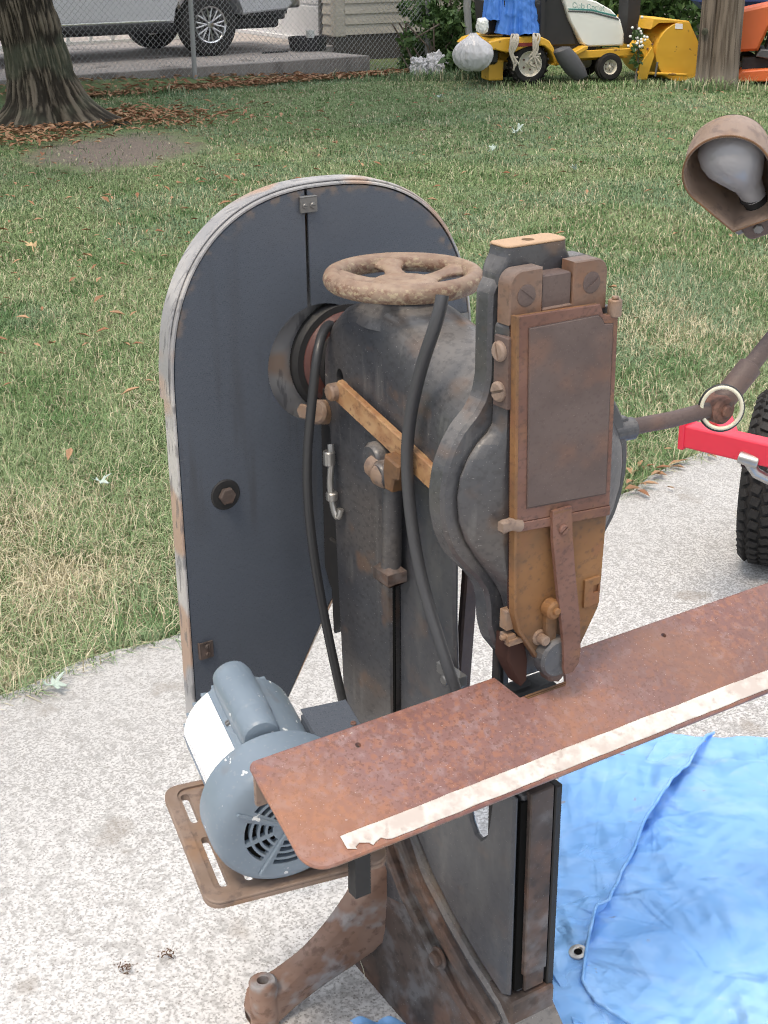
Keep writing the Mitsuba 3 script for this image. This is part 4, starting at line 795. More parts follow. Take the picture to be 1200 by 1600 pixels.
def wires():
    V, F = [], []; pit = .075; H0, H1 = .0, 1.22; r = .0034; c = 0; n = int((H1 - H0) / (pit / 2)); ts = np.arange(-6.5, 3.6, pit)
    for t0 in ts:   # each wire zigzags upwards between two columns of diamonds
        for ph in (0, 1):
            k = np.arange(n + 1); t = t0 + np.where((k + ph) % 2 == 0, 0, pit / 2) + (pit / 2 if ph == 0 else 0) * 0
            t = t0 + pit / 2 * ((k + ph) % 2); z = H0 + k * pit / 2; o = (.004 if ph else -.004) * np.where(k % 2 == 0, 1, -1)
            p = np.column_stack([FP[0] + FD[0] * t + FN[0] * o, FP[1] + FD[1] * t + FN[1] * o, z])
            if ph: continue
            for s_ in range(3):
                a = s_ * 2 * np.pi / 3; V.append(p + r * (np.cos(a) * np.array([FD[0], FD[1], 0]) + np.sin(a) * np.array([FN[0], FN[1], 0])))
            for s_ in range(3):
                i = np.arange(n); A = c + s_ * (n + 1) + i; B = c + ((s_ + 1) % 3) * (n + 1) + i; F += [np.stack([A, B, B + 1], 1), np.stack([A, B + 1, A + 1], 1)]
            c += 3 * (n + 1)
            # the neighbouring wire, mirrored, hooks into it
            p2 = p.copy(); t2 = t0 - pit / 2 * ((k) % 2) + pit; p2 = np.column_stack([FP[0] + FD[0] * t2 - FN[0] * o, FP[1] + FD[1] * t2 - FN[1] * o, z])
            for s_ in range(3):
                a = s_ * 2 * np.pi / 3; V.append(p2 + r * (np.cos(a) * np.array([FD[0], FD[1], 0]) + np.sin(a) * np.array([FN[0], FN[1], 0])))
            for s_ in range(3):
                i = np.arange(n); A = c + s_ * (n + 1) + i; B = c + ((s_ + 1) % 3) * (n + 1) + i; F += [np.stack([A, B, B + 1], 1), np.stack([A, B + 1, A + 1], 1)]
            c += 3 * (n + 1)
    return trimesh.Trimesh(np.vstack(V), np.vstack(F), process=False)
k = wset('chain_link_fence__mesh', wires(), 'galvanised', False); lab(k, kind='stuff')

# bank of earth against the slab at its left end
bt = np.linspace(-8, 1.6, 40); bh = np.interp(bt, [-8, -1.5, 1.6], [.17, .13, .0])
bank = sheet([[(*fpt(a, -.55), -.04), (*fpt(a, -.25), -.02 + h * .35), (*fpt(a, .0), h * .9), (*fpt(a, .115), h)] for a, h in zip(bt, bh)])
v = np.array(bank.vertices); v[:, 2] += (meshkit.fbm(v * 5, 3, 3) - .5) * .05; bank.vertices = v
wset('earth_bank', bank, 'soil', True); lab('earth_bank', kind='structure')
P = np.array([fpt(a, o) for a, o in zip(rg.uniform(-6, 1.5, 500), rg.uniform(-.4, .1, 500))]); hz_ = np.interp((P - FP) @ FD, bt, bh) * np.interp((P - FP) @ FN, [-.55, -.25, 0, .115], [0, .35, .9, 1])
V, F, uv = leafmesh(P, .055 * rg.uniform(.5, 1.3, 500), .0); V[:, 2] += np.repeat(hz_ + .02, 7); wset('bank_leaves', trimesh.Trimesh(V, F, process=False), 'dry_leaf', False, uv=uv); lab('bank_leaves', 'orange leaves drifted against the edge of the slab', 'leaves', kind='stuff')

# ---------------------------------------------------------------- silver pickup truck beyond the fence (own axes: x towards its tail, y away from us)
def place(x, y, z, az):
    c, s = math.cos(az), math.sin(az); return np.array([[c, -s, 0, x], [s, c, 0, y], [0, 0, 1, z], [0, 0, 0, 1.0]])
def adder(root, Mx, label, cat_, group=None):
    lab(root, label, cat_, group)
    def f(name, mesh, bsdf, smooth=35, under=None, label=None, **kw):
        k = wset(f'{root}__{under + "__" if under else ""}{name}', mesh, bsdf, smooth, T(Mx.tolist()), **kw)
        if label: lab(k, label)
        return k.split('__', 1)[1]
    return f
tk = adder('pickup_truck', place(-2.28, 19.85, .185, math.radians(34)), 'silver pickup truck with chrome spoked wheels parked behind the chain link fence', 'truck')
def arch_cut(x, r, zc=.42): return cyl((x, -.3, zc), (x, .25, zc), r, 0, 40)
side = [(-5.2, .50), (-5.2, 1.1), (-3.9, 1.2), (1.28, 1.22), (1.30, .62), (1.22, .55), (-.62, .44), (-3.0, .44), (-3.1, .44), (-4.6, .5)]
body = prism(side, .0, 1.9, .03, 'xz'); body = cut(body, cyl((0, -.3, .43), (0, 2.3, .43), .53, 0, 40), cyl((-3.85, -.3, .43), (-3.85, 2.3, .43), .53, 0, 40))
tk('body', body, 'silver_paint', 30)
tk('cab', prism([(-3.7, 1.2), (-3.2, 1.85), (-1.3, 1.88), (-1.15, 1.2)], .12, 1.78, .05, 'xz'), 'silver_paint', 30)
tk('window', prism([(-3.3, 1.25), (-3.0, 1.72), (-1.5, 1.74), (-1.4, 1.25)], .105, .13, .005, 'xz'), 'dark_hole', 30)
tk('door', prism([(-2.55, .50), (-2.55, 1.19), (-1.3, 1.19), (-1.3, .50)], -.008, .02, .006, 'xz'), 'silver_paint', 30)
tk('rocker_trim', prism([(-3.2, .40), (-3.2, .455), (-.58, .455), (-.58, .40)], -.012, .03, .008, 'xz'), 'black_plastic', 30)
tk('chrome_trim', prism([(-3.2, .470), (-3.2, .488), (-.60, .488), (-.60, .470)], -.010, .01, .003, 'xz'), 'chrome', 30)
tk('underbody', box((-1.9, .95, .40), (6.2, 1.4, .18), .03), 'black_plastic')
tk('hitch', box((1.12, .95, .46), (.5, 1.2, .10), .02), 'black_plastic')
tk('bumper', prism(rrect(1.22, 1.46, .57, .76, .04, 4), .05, 1.85, .03, 'xz'), 'chrome', 35)
tk('rear_valance', prism([(.55, .48), (.62, .56), (1.22, .56), (1.22, .50)], .02, 1.85, .01, 'xz'), 'black_plastic', 35)
def wheel(f, x, y, z, R, W, rr, under=None, rim='chrome', tire='tire', spokes=8, face=-1, knob=True, tw_=None):
    """a wheel whose outer face looks along y*face"""
    d = (0, -face, 0); p = np.array((x, y, z)); q = tw_ or (lambda m: m)
    prof = [(rr * .98, .012), (rr, 0.004), (rr + .02, .0), (R - .05 * R / .4, .004), (R - .016, .022), (R, .05 * W / .27), (R, W - .05 * W / .27), (R - .016, W - .02), (R - .06, W), (rr, W), (rr * .98, W - .012)]
    k = f('wheel', q(lathe(prof + [prof[0]], p, d, 56)), tire, 35)
    f('rim', q(lathe([(rr * .80, .10 * W / .27), (rr * .90, .02), (rr * .96, .006), (rr, .004), (rr, .03), (rr * .93, W * .5), (rr * .80, W * .5), (rr * .80, .10 * W / .27)], p, d, 48)), rim, 40, under=k)
    f('hub', q(cat(lathe([(0, .0), (rr * .16, .003), (rr * .22, .02), (rr * .22, .10), (0, .10)], p, d, 28))), rim, 40, under=k)
    if spokes:
        sp = []
        for i in range(spokes):
            for s in (-1, 1):
                a = 2 * math.pi * i / spokes; a2 = a + s * .18; s0 = p + np.array((rr * .22 * math.cos(a), .035 * -face, rr * .22 * math.sin(a))); s1 = p + np.array((rr * .9 * math.cos(a2), .03 * -face, rr * .9 * math.sin(a2))); sp.append(cyl(s0, s1, rr * .055, .002, 8))
        f('spokes', q(cat(*sp)), rim, 40, under=k)
        f('dark_backing', q(cyl(p + np.array((0, .075 * -face, 0)), p + np.array((0, .085 * -face, 0)), rr * .92, .001)), 'black_plastic', under=k)
    else:
        f('disc', q(lathe([(0, .05), (rr * .3, .05), (rr * .45, .07), (rr * .82, .075), (rr * .84, .10), (0, .10)], p, d, 40)), rim, 40, under=k)
        f('lug', q(cat(*[cyl(p + np.array((rr * .5 * math.cos(a), .055 * -face, rr * .5 * math.sin(a))), p + np.array((rr * .5 * math.cos(a), .08 * -face, rr * .5 * math.sin(a))), rr * .08, .001, 8) for a in np.arange(5) * 1.2566])), 'rust_steel', under=k)
    return k
wheel(tk, 0, -.03, .405, .405, .27, .235); wheel(tk, 0, 1.93, .405, .405, .27, .235, face=1)
wheel(tk, -3.85, -.03, .405, .405, .27, .235); wheel(tk, -3.85, 1.93, .405, .405, .27, .235, face=1)

# ladder lying behind the truck, tub with a cup
ld = adder('ladder', place(-4.35, 22.2, .215, math.radians(34)), 'white ladder lying on the ground behind the silver truck', 'ladder')
ld('side_rail', box((0, 0, .0), (3.2, .03, .04)), 'white_paint'); ld('side_rail', box((0, 0, .19), (3.2, .03, .04)), 'white_paint')
for q in range(9): ld('rung', box((-1.45 + q * .36, 0, .095), (.05, .025, .17)), 'white_paint')
tub = adder('rubber_tub', place(-1.02, 20.75, .185, 0), 'round black rubber tub on the corner of the neighbouring slab', 'tub')
tub('bowl', lathe([(0, .012), (.23, .012), (.255, .17), (.262, .18), (.275, .18), (.275, .165), (.25, 0), (0, 0), (0, .012)], (0, 0, 0), (0, 0, 1), 48), 'black_plastic', 35)
k = wset('cup', lathe([(0, .02), (.045, .02), (.052, .27), (.060, .27), (.060, .255), (.05, .01), (0, .01), (0, .02)], (-.98, 20.7, .185), (0, 0, 1), 28), 'white_paint', 35); lab(k, 'white cup standing in the black rubber tub', 'cup')
k = wset('stick', tube([(-1.62, 20.2, .195), (-1.45, 20.3, .20), (-1.28, 20.42, .195)], .012, 6), 'black_iron', True); lab(k, 'short dark stick lying beside the black tub', 'stick')

# ---------------------------------------------------------------- house with clapboards and a white garage door
HC_ = np.array([-.66, 21.55]); hr = np.array([.87, .49]); hr /= np.linalg.norm(hr); hl = np.array([-.47, .88]); hl /= np.linalg.norm(hl)
def frame2(o, d, n):  # x along the wall, y outwards, z up
    X = np.eye(4); X[:3, 0] = (*d, 0); X[:3, 1] = (*n, 0); X[:3, 3] = (*o, 0); return X
hn_r = np.array([hr[1], -hr[0]]); hn_l = np.array([-hl[1], hl[0]])
hs = adder('house', np.eye(4), 'cream clapboard house corner with a dark foundation behind the slab', 'house')
def hb(name, X, mesh, bsdf, under=None, label=None): mesh.apply_transform(X); return hs(name, mesh, bsdf, 25, under=under, label=label)
XR, XL = frame2(HC_, hr, hn_r), frame2(HC_, hl, hn_l)
wr = hb('wall', XR, box((4.0, -.10, 1.6), (8, .16, 2.6), .002), 'trim'); hb('foundation', XR, box((4.0, -.08, .08), (8, .16, .50), .002), 'foundation')
wl = hb('wall', XL, box((.30, -.10, 1.6), (.6, .16, 2.6), .002), 'trim'); hb('foundation', XL, box((.35, -.08, .08), (.7, .16, .44), .002), 'foundation')
def board(x0, x1, z0, h): return prism([(.0, z0 + h), (.006, z0 + h), (.030, z0 + .012), (.030, z0), (.0, z0)], x0, x1, 0, 'yz')
for q in range(18):
    hb('board', XR, board(.16, 8.0, .325 + q * .145, .150), 'siding', under=wr)
    hb('board', XL, board(.05, .36, .325 + q * .145, .150), 'siding', under=wl)
hb('corner_trim', XR, box((.075, .014, 1.6), (.15, .034, 2.58), .003), 'siding'); hb('corner_trim', XL, box((.03, .010, 1.6), (.10, .030, 2.58), .003), 'siding')
gd = hb('garage_door', XL, box((2.1, -.02, 1.28), (3.3, .05, 2.16), .004), 'garage_white', label='white panelled garage door')
for q in range(4): hb('panel', XL, box((2.1, .010, .45 + q * .53), (3.24, .02, .50), .006), 'garage_white', under='garage_door')
hb('door_sill', XL, box((2.1, .03, .215), (3.3, .08, .06), .004), 'garage_white'); hb('door_jamb', XL, box((.42, .02, 1.3), (.05, .06, 2.2), .003), 'dull_steel')
hb('eave', XR, box((3.8, .2, 2.95), (8.6, .8, .12), .01), 'trim'); hb('roof', XR, prism([(-.35, 3.02), (.6, 3.02), (-2.6, 4.6)], -.4, 8.2, .01, 'yz'), 'foundation')

# ---------------------------------------------------------------- vine and weeds at the house, hedge behind
def plant(key, label, cat_, centres, radii, n, s, stems, group=None, bsdf='leaf_green', stem_r=.012):
    lab(key, label, cat_, group); k = wset(f'{key}__stem', cat(*[tube(p, stem_r, 6) for p in stems]), 'pole_wood', True); foliage(f'{key}__foliage', centres, radii, n, s, bsdf=bsdf)
def up_(P, z): return [(x, y, z * f) for (x, y), f in zip(P, (0, .4, .7, 1))]
vx = [(.55, 21.0), (.75, 20.9), (.95, 20.85), (1.15, 20.8), (1.3, 20.7)]
plant('climbing_vine', 'green vine climbing the cream clapboards right of the fence corner', 'vine', [(x + rg.uniform(-.14, .14), y, z) for x, y in vx for z in np.linspace(.2, 1.9, 9) if rg.uniform() < .8], rg.uniform(.10, .22, 45), 2100, .05, [[(x, y + .1, 0), (x + .05, y, .7), (x - .04, y, 1.9)] for x, y in vx])
plant('garden_weed', 'tangled weeds with dry brown stalks at the house wall left of the tractor', 'weed', [(x, y, z) for x, y, z in zip(rg.uniform(.35, 1.45, 40), rg.uniform(19.3, 20.6, 40), rg.uniform(.02, .75, 40))], rg.uniform(.10, .2, 40), 2600, .055, [[(x, y, 0), (x + rg.uniform(-.2, .2), y, .3), (x + rg.uniform(-.4, .4), y, .6)] for x, y in zip(rg.uniform(.4, 1.5, 14), rg.uniform(19.2, 20, 14))])
plant('low_weed', 'broad leaved green weed in front of the house wall beside the white bag', 'weed', [(x, y, z) for x, y, z in zip(rg.uniform(.9, 1.45, 8), rg.uniform(18.7, 19.1, 8), rg.uniform(.05, .2, 8))], rg.uniform(.1, .16, 8), 260, .09, [[(1.0, 18.9, 0), (1.05, 18.9, .25)], [(1.2, 18.9, 0), (1.15, 18.9, .3)]])
for q, (x, y) in enumerate(((1.15, 19.4), (1.32, 19.3))):
    k = wset('wrapped_post', tube([(x, y, 0), (x + .03, y, .35), (x - .01, y, .8), (x + .02, y, 1.5)], [.07, .045, .05, .06], 12), 'bag_plastic' if q == 1 else 'galvanised', 50)
    lab(k, ('grey pipe', 'post wrapped in pale plastic')[q] + ' standing among the vines left of the tractor', 'post')
garden_rags = []
for q, (x, y, s) in enumerate(((.50, 19.2, .10), (.72, 19.25, .12), (.80, 19.1, .09))):
    garden_rags.append((x, y, s, q))
hx = rg.uniform(2.6, 9.5, 46)
for q, (x0, x1, lb) in enumerate(((2.2, 3.3, 'dark green bush behind the white tractor hood'), (3.2, 4.4, 'dense green bush above the yellow snow blower'), (4.3, 6.2, 'green bush behind the orange mower'), (6.0, 9.0, 'green bush at the far right beyond the orange mower'))):
    n = 16; plant('garden_bush' if q == 0 else f'garden_bush_{q:03d}', lb, 'bush', [(x, y, z) for x, y, z in zip(rg.uniform(x0, x1, n), rg.uniform(21.6, 23.2, n), rg.uniform(.2, 2.4, n))], rg.uniform(.4, .7, n), 3600, .075, [[((x0 + x1) / 2 + s, 22.4, 0), ((x0 + x1) / 2 + s * 1.5, 22.4, 1.5)] for s in (-.2, .1, .3)], group='bushes behind the garden machines', stem_r=.03)
wset('house_beyond', box((2, 34, 1.6), (30, 6, 3.2), .02), 'foundation'); lab('house_beyond', 'dark building far beyond the bushes', 'building')

# ---------------------------------------------------------------- old wooden post
pp = adder('wooden_post', place(3.98, 17.3, 0, 0), 'weathered split wooden pole standing in the grass right of the yellow snow blower', 'post')
def pole(cx, r, a0, seed):
    na, nz = 70, 40; a = np.arange(na + 1) * 2 * np.pi / na; zs = np.linspace(-.05, 3.2, nz); A, Z = np.meshgrid(a, zs)
    g = meshkit.fbm(np.stack([np.cos(A) * 9 + seed, np.sin(A) * 9, Z * .8], -1), 3, seed); R = r * (1 + .16 * (g - .5) + .10 * np.exp(-np.maximum(Z, 0) / .15))
    return sheet(np.stack([cx + R * np.cos(A) + .01 * Z, R * np.sin(A) * .9, Z], -1))
pp('trunk', pole(.085, .170, 0, 3), 'pole_wood', 60); pp('split_side', pole(-.150, .088, 0, 8), 'pole_wood', 60, label='narrow split left side of the pole')
pp('knot', lathe([(0, 0), (.04, 0), (.035, .02), (0, .03)], (-.19, -.09, .62), (-.4, -1, 0), 16), 'bark', 50, uv=None)

# ---------------------------------------------------------------- garden tractor (x towards its front)
TRX = place(1.80, 17.75, 0, math.radians(14)) @ np.diag([1, 1, 1, 1.0])
tr = adder('garden_tractor', TRX, 'yellow and white garden tractor with a snow blower at the back of the lawn', 'tractor')
kr = wheel(tr, 0, -.06, .235, .235, .20, .150, rim='cream_rim', spokes=0); wheel(tr, 0, .95, .235, .235, .20, .150, rim='cream_rim', spokes=0, face=1)
wheel(tr, 1.06, -.02, .165, .165, .14, .088, rim='cream_rim', spokes=0); wheel(tr, 1.06, .87, .165, .165, .14, .088, rim='cream_rim', spokes=0, face=1)
lug = []
for q in range(22):
    a = 2 * math.pi * q / 22
    for s in (0, 1):
        b = box((0, 0, 0), (.022, .085, .02), .002); b.apply_transform(trimesh.transformations.rotation_matrix(.5 if s else -.5, (0, 0, 1))); b.apply_transform(trimesh.transformations.translation_matrix((0, -.01 + s * .085, .238))); b.apply_transform(trimesh.transformations.rotation_matrix(a + s * .14, (0, 1, 0))); b.apply_translation((0, 0, .235)); lug.append(b)
tr('lugs', cat(*lug), 'tire', 30, under=kr)
# fender: curved sheet over the rear wheel and seat deck
fo = [(-.62, .44), (-.55, .50), (-.35, .545), (-.05, .555), (.12, .545), (.22, .50), (.28, .42), (.33, .30), (.345, .22), (.315, .22), (.285, .30), (.235, .385), (.16, .44), (.02, .455), (-.08, .43), (-.20, .385), (-.32, .375), (-.45, .41), (-.60, .42)]
tr('fender', prism(fo, -.09, .18, .012, 'xz'), 'yellow_paint', 30); tr('fender', prism(fo, .70, .98, .012, 'xz'), 'yellow_paint', 30)
tr('deck', box((-.14, .44, .50), (.8, .55, .05), .01), 'yellow_paint')
tr('tail_light', cut(prism([(-.26, .455), (-.24, .485), (.02, .482), (.05, .455), (.0, .442), (-.2, .44)], -.097, -.085, .002, 'xz')), 'dark_red', 30)
tr('frame', prism([(-.3, .24), (-.3, .36), (.3, .34), (1.4, .34), (1.4, .24), (.3, .22)], .25, .65, .01, 'xz'), 'yellow_paint'); tr('foot_board', prism([(.28, .22), (.34, .20), (.74, .385), (.74, .42), (.70, .42)], -.05, .22, .006, 'xz'), 'yellow_paint')
tr('axle_beam', prism([(.62, .27), (.62, .36), (1.42, .375), (1.42, .29)], .03, .10, .006, 'xz'), 'yellow_paint')
tr('engine_dark', box((.45, .45, .42), (.95, .62, .30), .02), 'black_plastic'); tr('dashboard', prism([(.18, .42), (.18, .9), (.36, 1.10), (.46, 1.0), (.66, .42)], .10, .80, .02, 'xz'), 'black_plastic')
tr('steering_wheel', tube([(.22 + .06 * math.cos(a), .45 + .19 * math.sin(a), 1.08 + .15 * math.cos(a)) for a in np.linspace(0, 2 * math.pi, 28)[:-1]], .016, 8, closed=True), 'black_plastic', True)
hood = [(.40, 1.02), (.62, .99), (.86, .93), (1.06, .83), (1.19, .71), (1.245, .55), (1.25, .43), (1.235, .405), (.78, .405), (.70, .44), (.52, .72)]
hd = []
for y, s in ((.04, .93), (.055, .985), (.08, 1.0), (.45, 1.03), (.82, 1.0), (.845, .985), (.86, .93)):
    o = np.array(hood); c0 = np.array((.85, .68)); o = c0 + (o - c0) * s; hd.append(np.column_stack([o[:, 0], np.full(len(o), y), o[:, 1]]))
tr('hood', loft(hd), 'white_paint', 28)
tr('stripe', prism([(.50, .84), (.50, .855), (.80, .838), (1.12, .765), (1.12, .745), (.80, .82)], .032, .05, .001, 'xz'), 'teal_ink', under='hood')
tr('stripe', prism([(.50, .815), (.50, .83), (.80, .812), (1.16, .725), (1.16, .705), (.80, .795)], .032, .05, .001, 'xz'), 'grey_plastic', under='hood')
def xz_text(s, h, x, z, y, slope=0, bold=True):
    m = meshkit.text_mesh(s, h, .003, bold); v = np.array(m.vertices); m.vertices = np.column_stack([x + v[:, 0], y - v[:, 2], z + v[:, 1] + slope * v[:, 0]]); m.fix_normals(); return m
tr('lettering', xz_text('Cub Cadet', .062, .545, .862, .043, -.12), 'teal_ink', False, under='hood')
tr('chute', loft([[(x0 + r * math.cos(a), -.20 + r * .8 * math.sin(a), z0 + r * .35 * math.cos(a)) for a in np.linspace(0, 2 * math.pi, 20)[:-1]] for x0, z0, r in ((.30, .42, .05), (.34, .40, .10), (.42, .30, .12), (.53, .16, .115), (.60, .075, .085), (.615, .06, .07))]), 'grey_plastic', 40, label='dark plastic discharge chute')
tr('hitch_box', box((-.55, .3, .33), (.34, .5, .20), .03), 'black_plastic'); tr('rear_plate', box((-.38, .25, .16), (.18, .3, .24), .01), 'yellow_paint'); tr('canopy_post', box((.17, .05, .95), (.05, .05, .9), .006), 'black_plastic'); tr('canopy_post', box((-.30, .05, .95), (.04, .04, .9), .006), 'black_plastic')
tr('seat', prism([(-.45, .56), (-.5, .95), (-.36, .97), (-.28, .66), (.06, .64), (.08, .57)], .22, .68, .03, 'xz'), 'black_plastic')
# snow blower on the front
def arcpoly(cx, cz, r0, r1, a0, a1, n=18):
    t = np.radians(np.linspace(a0, a1, n)); return np.vstack([np.column_stack([cx + r1 * np.cos(t), cz + r1 * np.sin(t)]), np.column_stack([cx + r0 * np.cos(t[::-1]), cz + r0 * np.sin(t[::-1])])])
tr('blower_housing', prism(arcpoly(1.95, .33, .335, .35, 78, 285), -.12, 1.0, .003, 'xz'), 'yellow_paint', 30, label='yellow snow blower housing'); tr('blower_top', prism([(1.52, .60), (1.55, .72), (2.02, .685), (2.02, .672), (1.62, .67)], -.12, 1.0, .003, 'xz'), 'yellow_paint', 30, under='blower_housing')
sp_ = arcpoly(1.95, .33, 0.0, .35, 78, 285); tr('side_plate', prism(np.vstack([sp_[:18], [(2.22, .05), (2.24, .30), (2.05, .62)]]), -.135, -.12, .003, 'xz'), 'yellow_paint', 30, under='blower_housing')
tr('sticker', prism([(1.83, .60), (1.83, .665), (1.93, .655), (1.93, .595)], -.141, -.136, .0005, 'xz'), 'label_white', under='blower_housing')
tr('lift_arm', prism([(1.27, .40), (1.33, .47), (1.48, .50), (1.55, .42), (1.56, .30), (1.44, .28), (1.38, .36)], -.16, .0, .012, 'xz'), 'yellow_paint', 30, label='curved yellow blower bracket'); tr('skid', prism([(1.36, .02), (1.38, .20), (1.52, .40), (1.56, .30), (1.50, .10), (1.48, .02)], -.19, -.16, .006, 'xz'), 'yellow_paint', 30)
tr('link', cyl((1.36, -.10, .10), (2.0, -.2, .06), .018), 'yellow_paint'); tr('link', cyl((1.62, -.15, .22), (1.60, -.15, .05), .014), 'dull_steel')
tr('bracket_bolt', cat(*[cyl((x, -.178, z), (x, -.16, z), .012, .002, 10) for x, z in ((1.47, .38), (1.50, .35), (1.49, .31), (1.53, .43))]), 'rust_steel'); tr('blower_shroud', box((1.47, .45, .70), (.16, .3, .6), .02), 'black_plastic')
# blue cloth, ropes and bag that lie on the tractor
def crumple(key, c, s, seed, bsdf, label, cat_, amp=.3, f=1.7):
    m = trimesh.creation.icosphere(5, 1.0); v = np.array(m.vertices); r = np.random.default_rng(seed); v = np.sign(v) * np.abs(v) ** .75; h = 0
    for k in range(14):
        d = r.normal(0, 1, 3) * [1, 1, .45]; d /= np.linalg.norm(d); w_ = r.uniform(.3, 1.1); t = v @ d / w_ + meshkit.noise(v * 2 + k, k) + r.uniform(); h = h + w_ * (np.abs((t % 1) - .5) * 2 - .5) * np.clip((meshkit.noise(v * 1.7 + 5 * k, k + 9) - .35) * 4, 0, 1)
    v = v * (1 + .42 * amp * h + .25 * (meshkit.fbm(v * 1.1 + seed, 2, seed) - .5))[:, None]; m.vertices = v * s + c; k = wset(key, m, bsdf, 30); lab(k, label, cat_)
def drape(key, c, prof, nf, amp, seed, bsdf, label, cat_, sq=(1, 1)):
    # cloth or film hanging in folds: prof = (radius, height) from the crown down
    r = np.random.default_rng(seed); pr_ = spline([(a, 0, b) for a, b in prof], 46)[:, [0, 2]]; th = np.linspace(0, 2 * np.pi, 121); ph = r.uniform(0, 6.28, 3); R = []
    for k, (rad, z) in enumerate(pr_):
        t_ = k / 45; f_ = (np.abs(((th * nf / 6.2832 + ph[0] + .3 * np.sin(3 * th + ph[1])) % 1) - .5) * 2 - .5) + .5 * (np.abs(((th * (nf * 2 + 1) / 6.2832 + ph[2] + .12 * z) % 1) - .5) * 2 - .5)
        q_ = np.stack([np.cos(th) * 2, np.sin(th) * 2, th * 0 + z * 7], -1); rr_ = max(rad, .002) * (1 + amp * f_ * t_ + .22 * (meshkit.fbm(q_ * 1.6 + seed, 3, seed) - .5)); R.append(np.stack([c[0] + sq[0] * rr_ * np.cos(th), c[1] + sq[1] * rr_ * np.sin(th), c[2] + z + .02 * f_ * t_], -1))
    k = wset(key, sheet(np.array(R)), bsdf, 40); lab(k, label, cat_)
drape('blue_cover', (1.66, 17.80, .54), [(.0, .72), (.10, .70), (.17, .58), (.20, .38), (.23, .18), (.25, .04)], 7, .30, 5, 'blue_cloth', 'bright blue cloth draped over the tractor seat', 'cloth', (1, .8))
drape('blue_cover_001', (1.36, 17.78, .72), [(.0, .42), (.06, .40), (.10, .28), (.12, .12), (.13, .02)], 5, .32, 9, 'blue_cloth', 'smaller blue cloth hanging left of the draped tractor seat', 'cloth')
drape('plastic_bag', (1.10, 17.36, .20), [(.03, .42), (.06, .38), (.15, .30), (.20, .20), (.19, .09), (.13, .02), (.02, .0)], 8, .22, 3, 'bag_plastic', 'clear white plastic bag hanging off the back of the tractor', 'bag', (1.15, .8))
crumple('plastic_jug', (1.22, 17.6, .68), (.075, .07, .09), 8, 'white_paint', 'small white container on the tractor fender', 'container', .2)
for q, (x, y) in enumerate(((1.60, 17.53), (1.86, 17.60))):
    rp = []
    for s in range(7):
        j_ = rg.uniform(-.045, .045, 4); rp.append(tube([(x + j_[0] * .6, y + .08, .58), (x + j_[0], y - .03, .54), (x + j_[1] - .01, y - .045, .38), (x + j_[2] * 1.2 - .02, y - .04, .26 + .03 * s * .5), (x + j_[3] * 1.2 + .02, y - .03, .18 + .03 * s)], .012, 6, 16))
    k = wset('rope', cat(*rp), 'rope', True); lab(k, ('left', 'right')[q] + ' hank of pale rope hanging over the yellow tractor fender', 'rope')
plant('flowering_weed', 'weed with small white flowers between the tractor hood and the snow blower', 'weed', [(3.1, 17.7, z) for z in (.25, .4, .55)], [.08, .09, .08], 120, .04, [[(3.1, 17.72, 0), (3.12, 17.7, .35), (3.08, 17.7, .68)]])
fl_ = [(3.1 + rg.normal(0, .05), 17.66 + rg.normal(0, .03), .5 + rg.normal(0, .09)) for _ in range(26)]
lab('flowering_weed__flower', kind='stuff'); wset('flowering_weed__flower', cat(*[trimesh.creation.icosphere(1, .018).apply_translation(p) for p in fl_]), 'flower_white', True)

for x, y, s, q in garden_rags:
    crumple('garden_rag' if q == 0 else f'garden_rag_{q:03d}', (x, y, s * .8), (s, s * .7, s * 1.2), 20 + q, 'bag_plastic', ('small crumpled pale bag at the foot of the wall, leftmost of three', 'crumpled pale bag among the weeds, middle of three', 'crumpled pale bag among the weeds, rightmost of three')[q], 'bag', .5)

# ---------------------------------------------------------------- orange riding mower at the right edge
om = adder('riding_mower', place(4.55, 17.75, 0, math.radians(-12)), 'orange riding mower with a black grille at the right edge behind the wooden pole', 'mower')
om('hood', prism([(-.5, .70), (-.42, .78), (.35, .95), (1.1, .98), (1.1, .55), (.12, .62), (.02, .36), (-.28, .34), (-.40, .50)], 0, .62, .03, 'xz'), 'orange_paint', 30)
om('grille', prism([(.10, .34), (.18, .64), (1.1, .60), (1.1, .34)], -.012, .6, .008, 'xz'), 'black_plastic', 30); om('skirt', prism([(.0, .30), (.05, .38), (1.2, .34), (1.2, .26), (.3, .25)], -.10, .6, .01, 'xz'), 'grey_plastic', 30)
om('deck', prism([(-.22, .06), (-.15, .14), (.2, .17), (1.2, .12), (1.2, .04), (-.2, .02)], -.22, .7, .012, 'xz'), 'orange_paint', 30); om('underside', box((.5, .3, .2), (1.3, .5, .16), .01), 'black_plastic')
wheel(om, .75, -.15, .16, .16, .14, .085, rim='cream_rim', spokes=0); wheel(om, -.1, .5, .16, .16, .14, .085, rim='cream_rim', spokes=0, face=1)
k = wset('blue_tarp_bundle', box((4.45, 18.9, .95), (.9, .5, .34), .1), 'navy', 40); lab(k, 'dark blue covered bundle behind the orange mower hood', 'bundle')

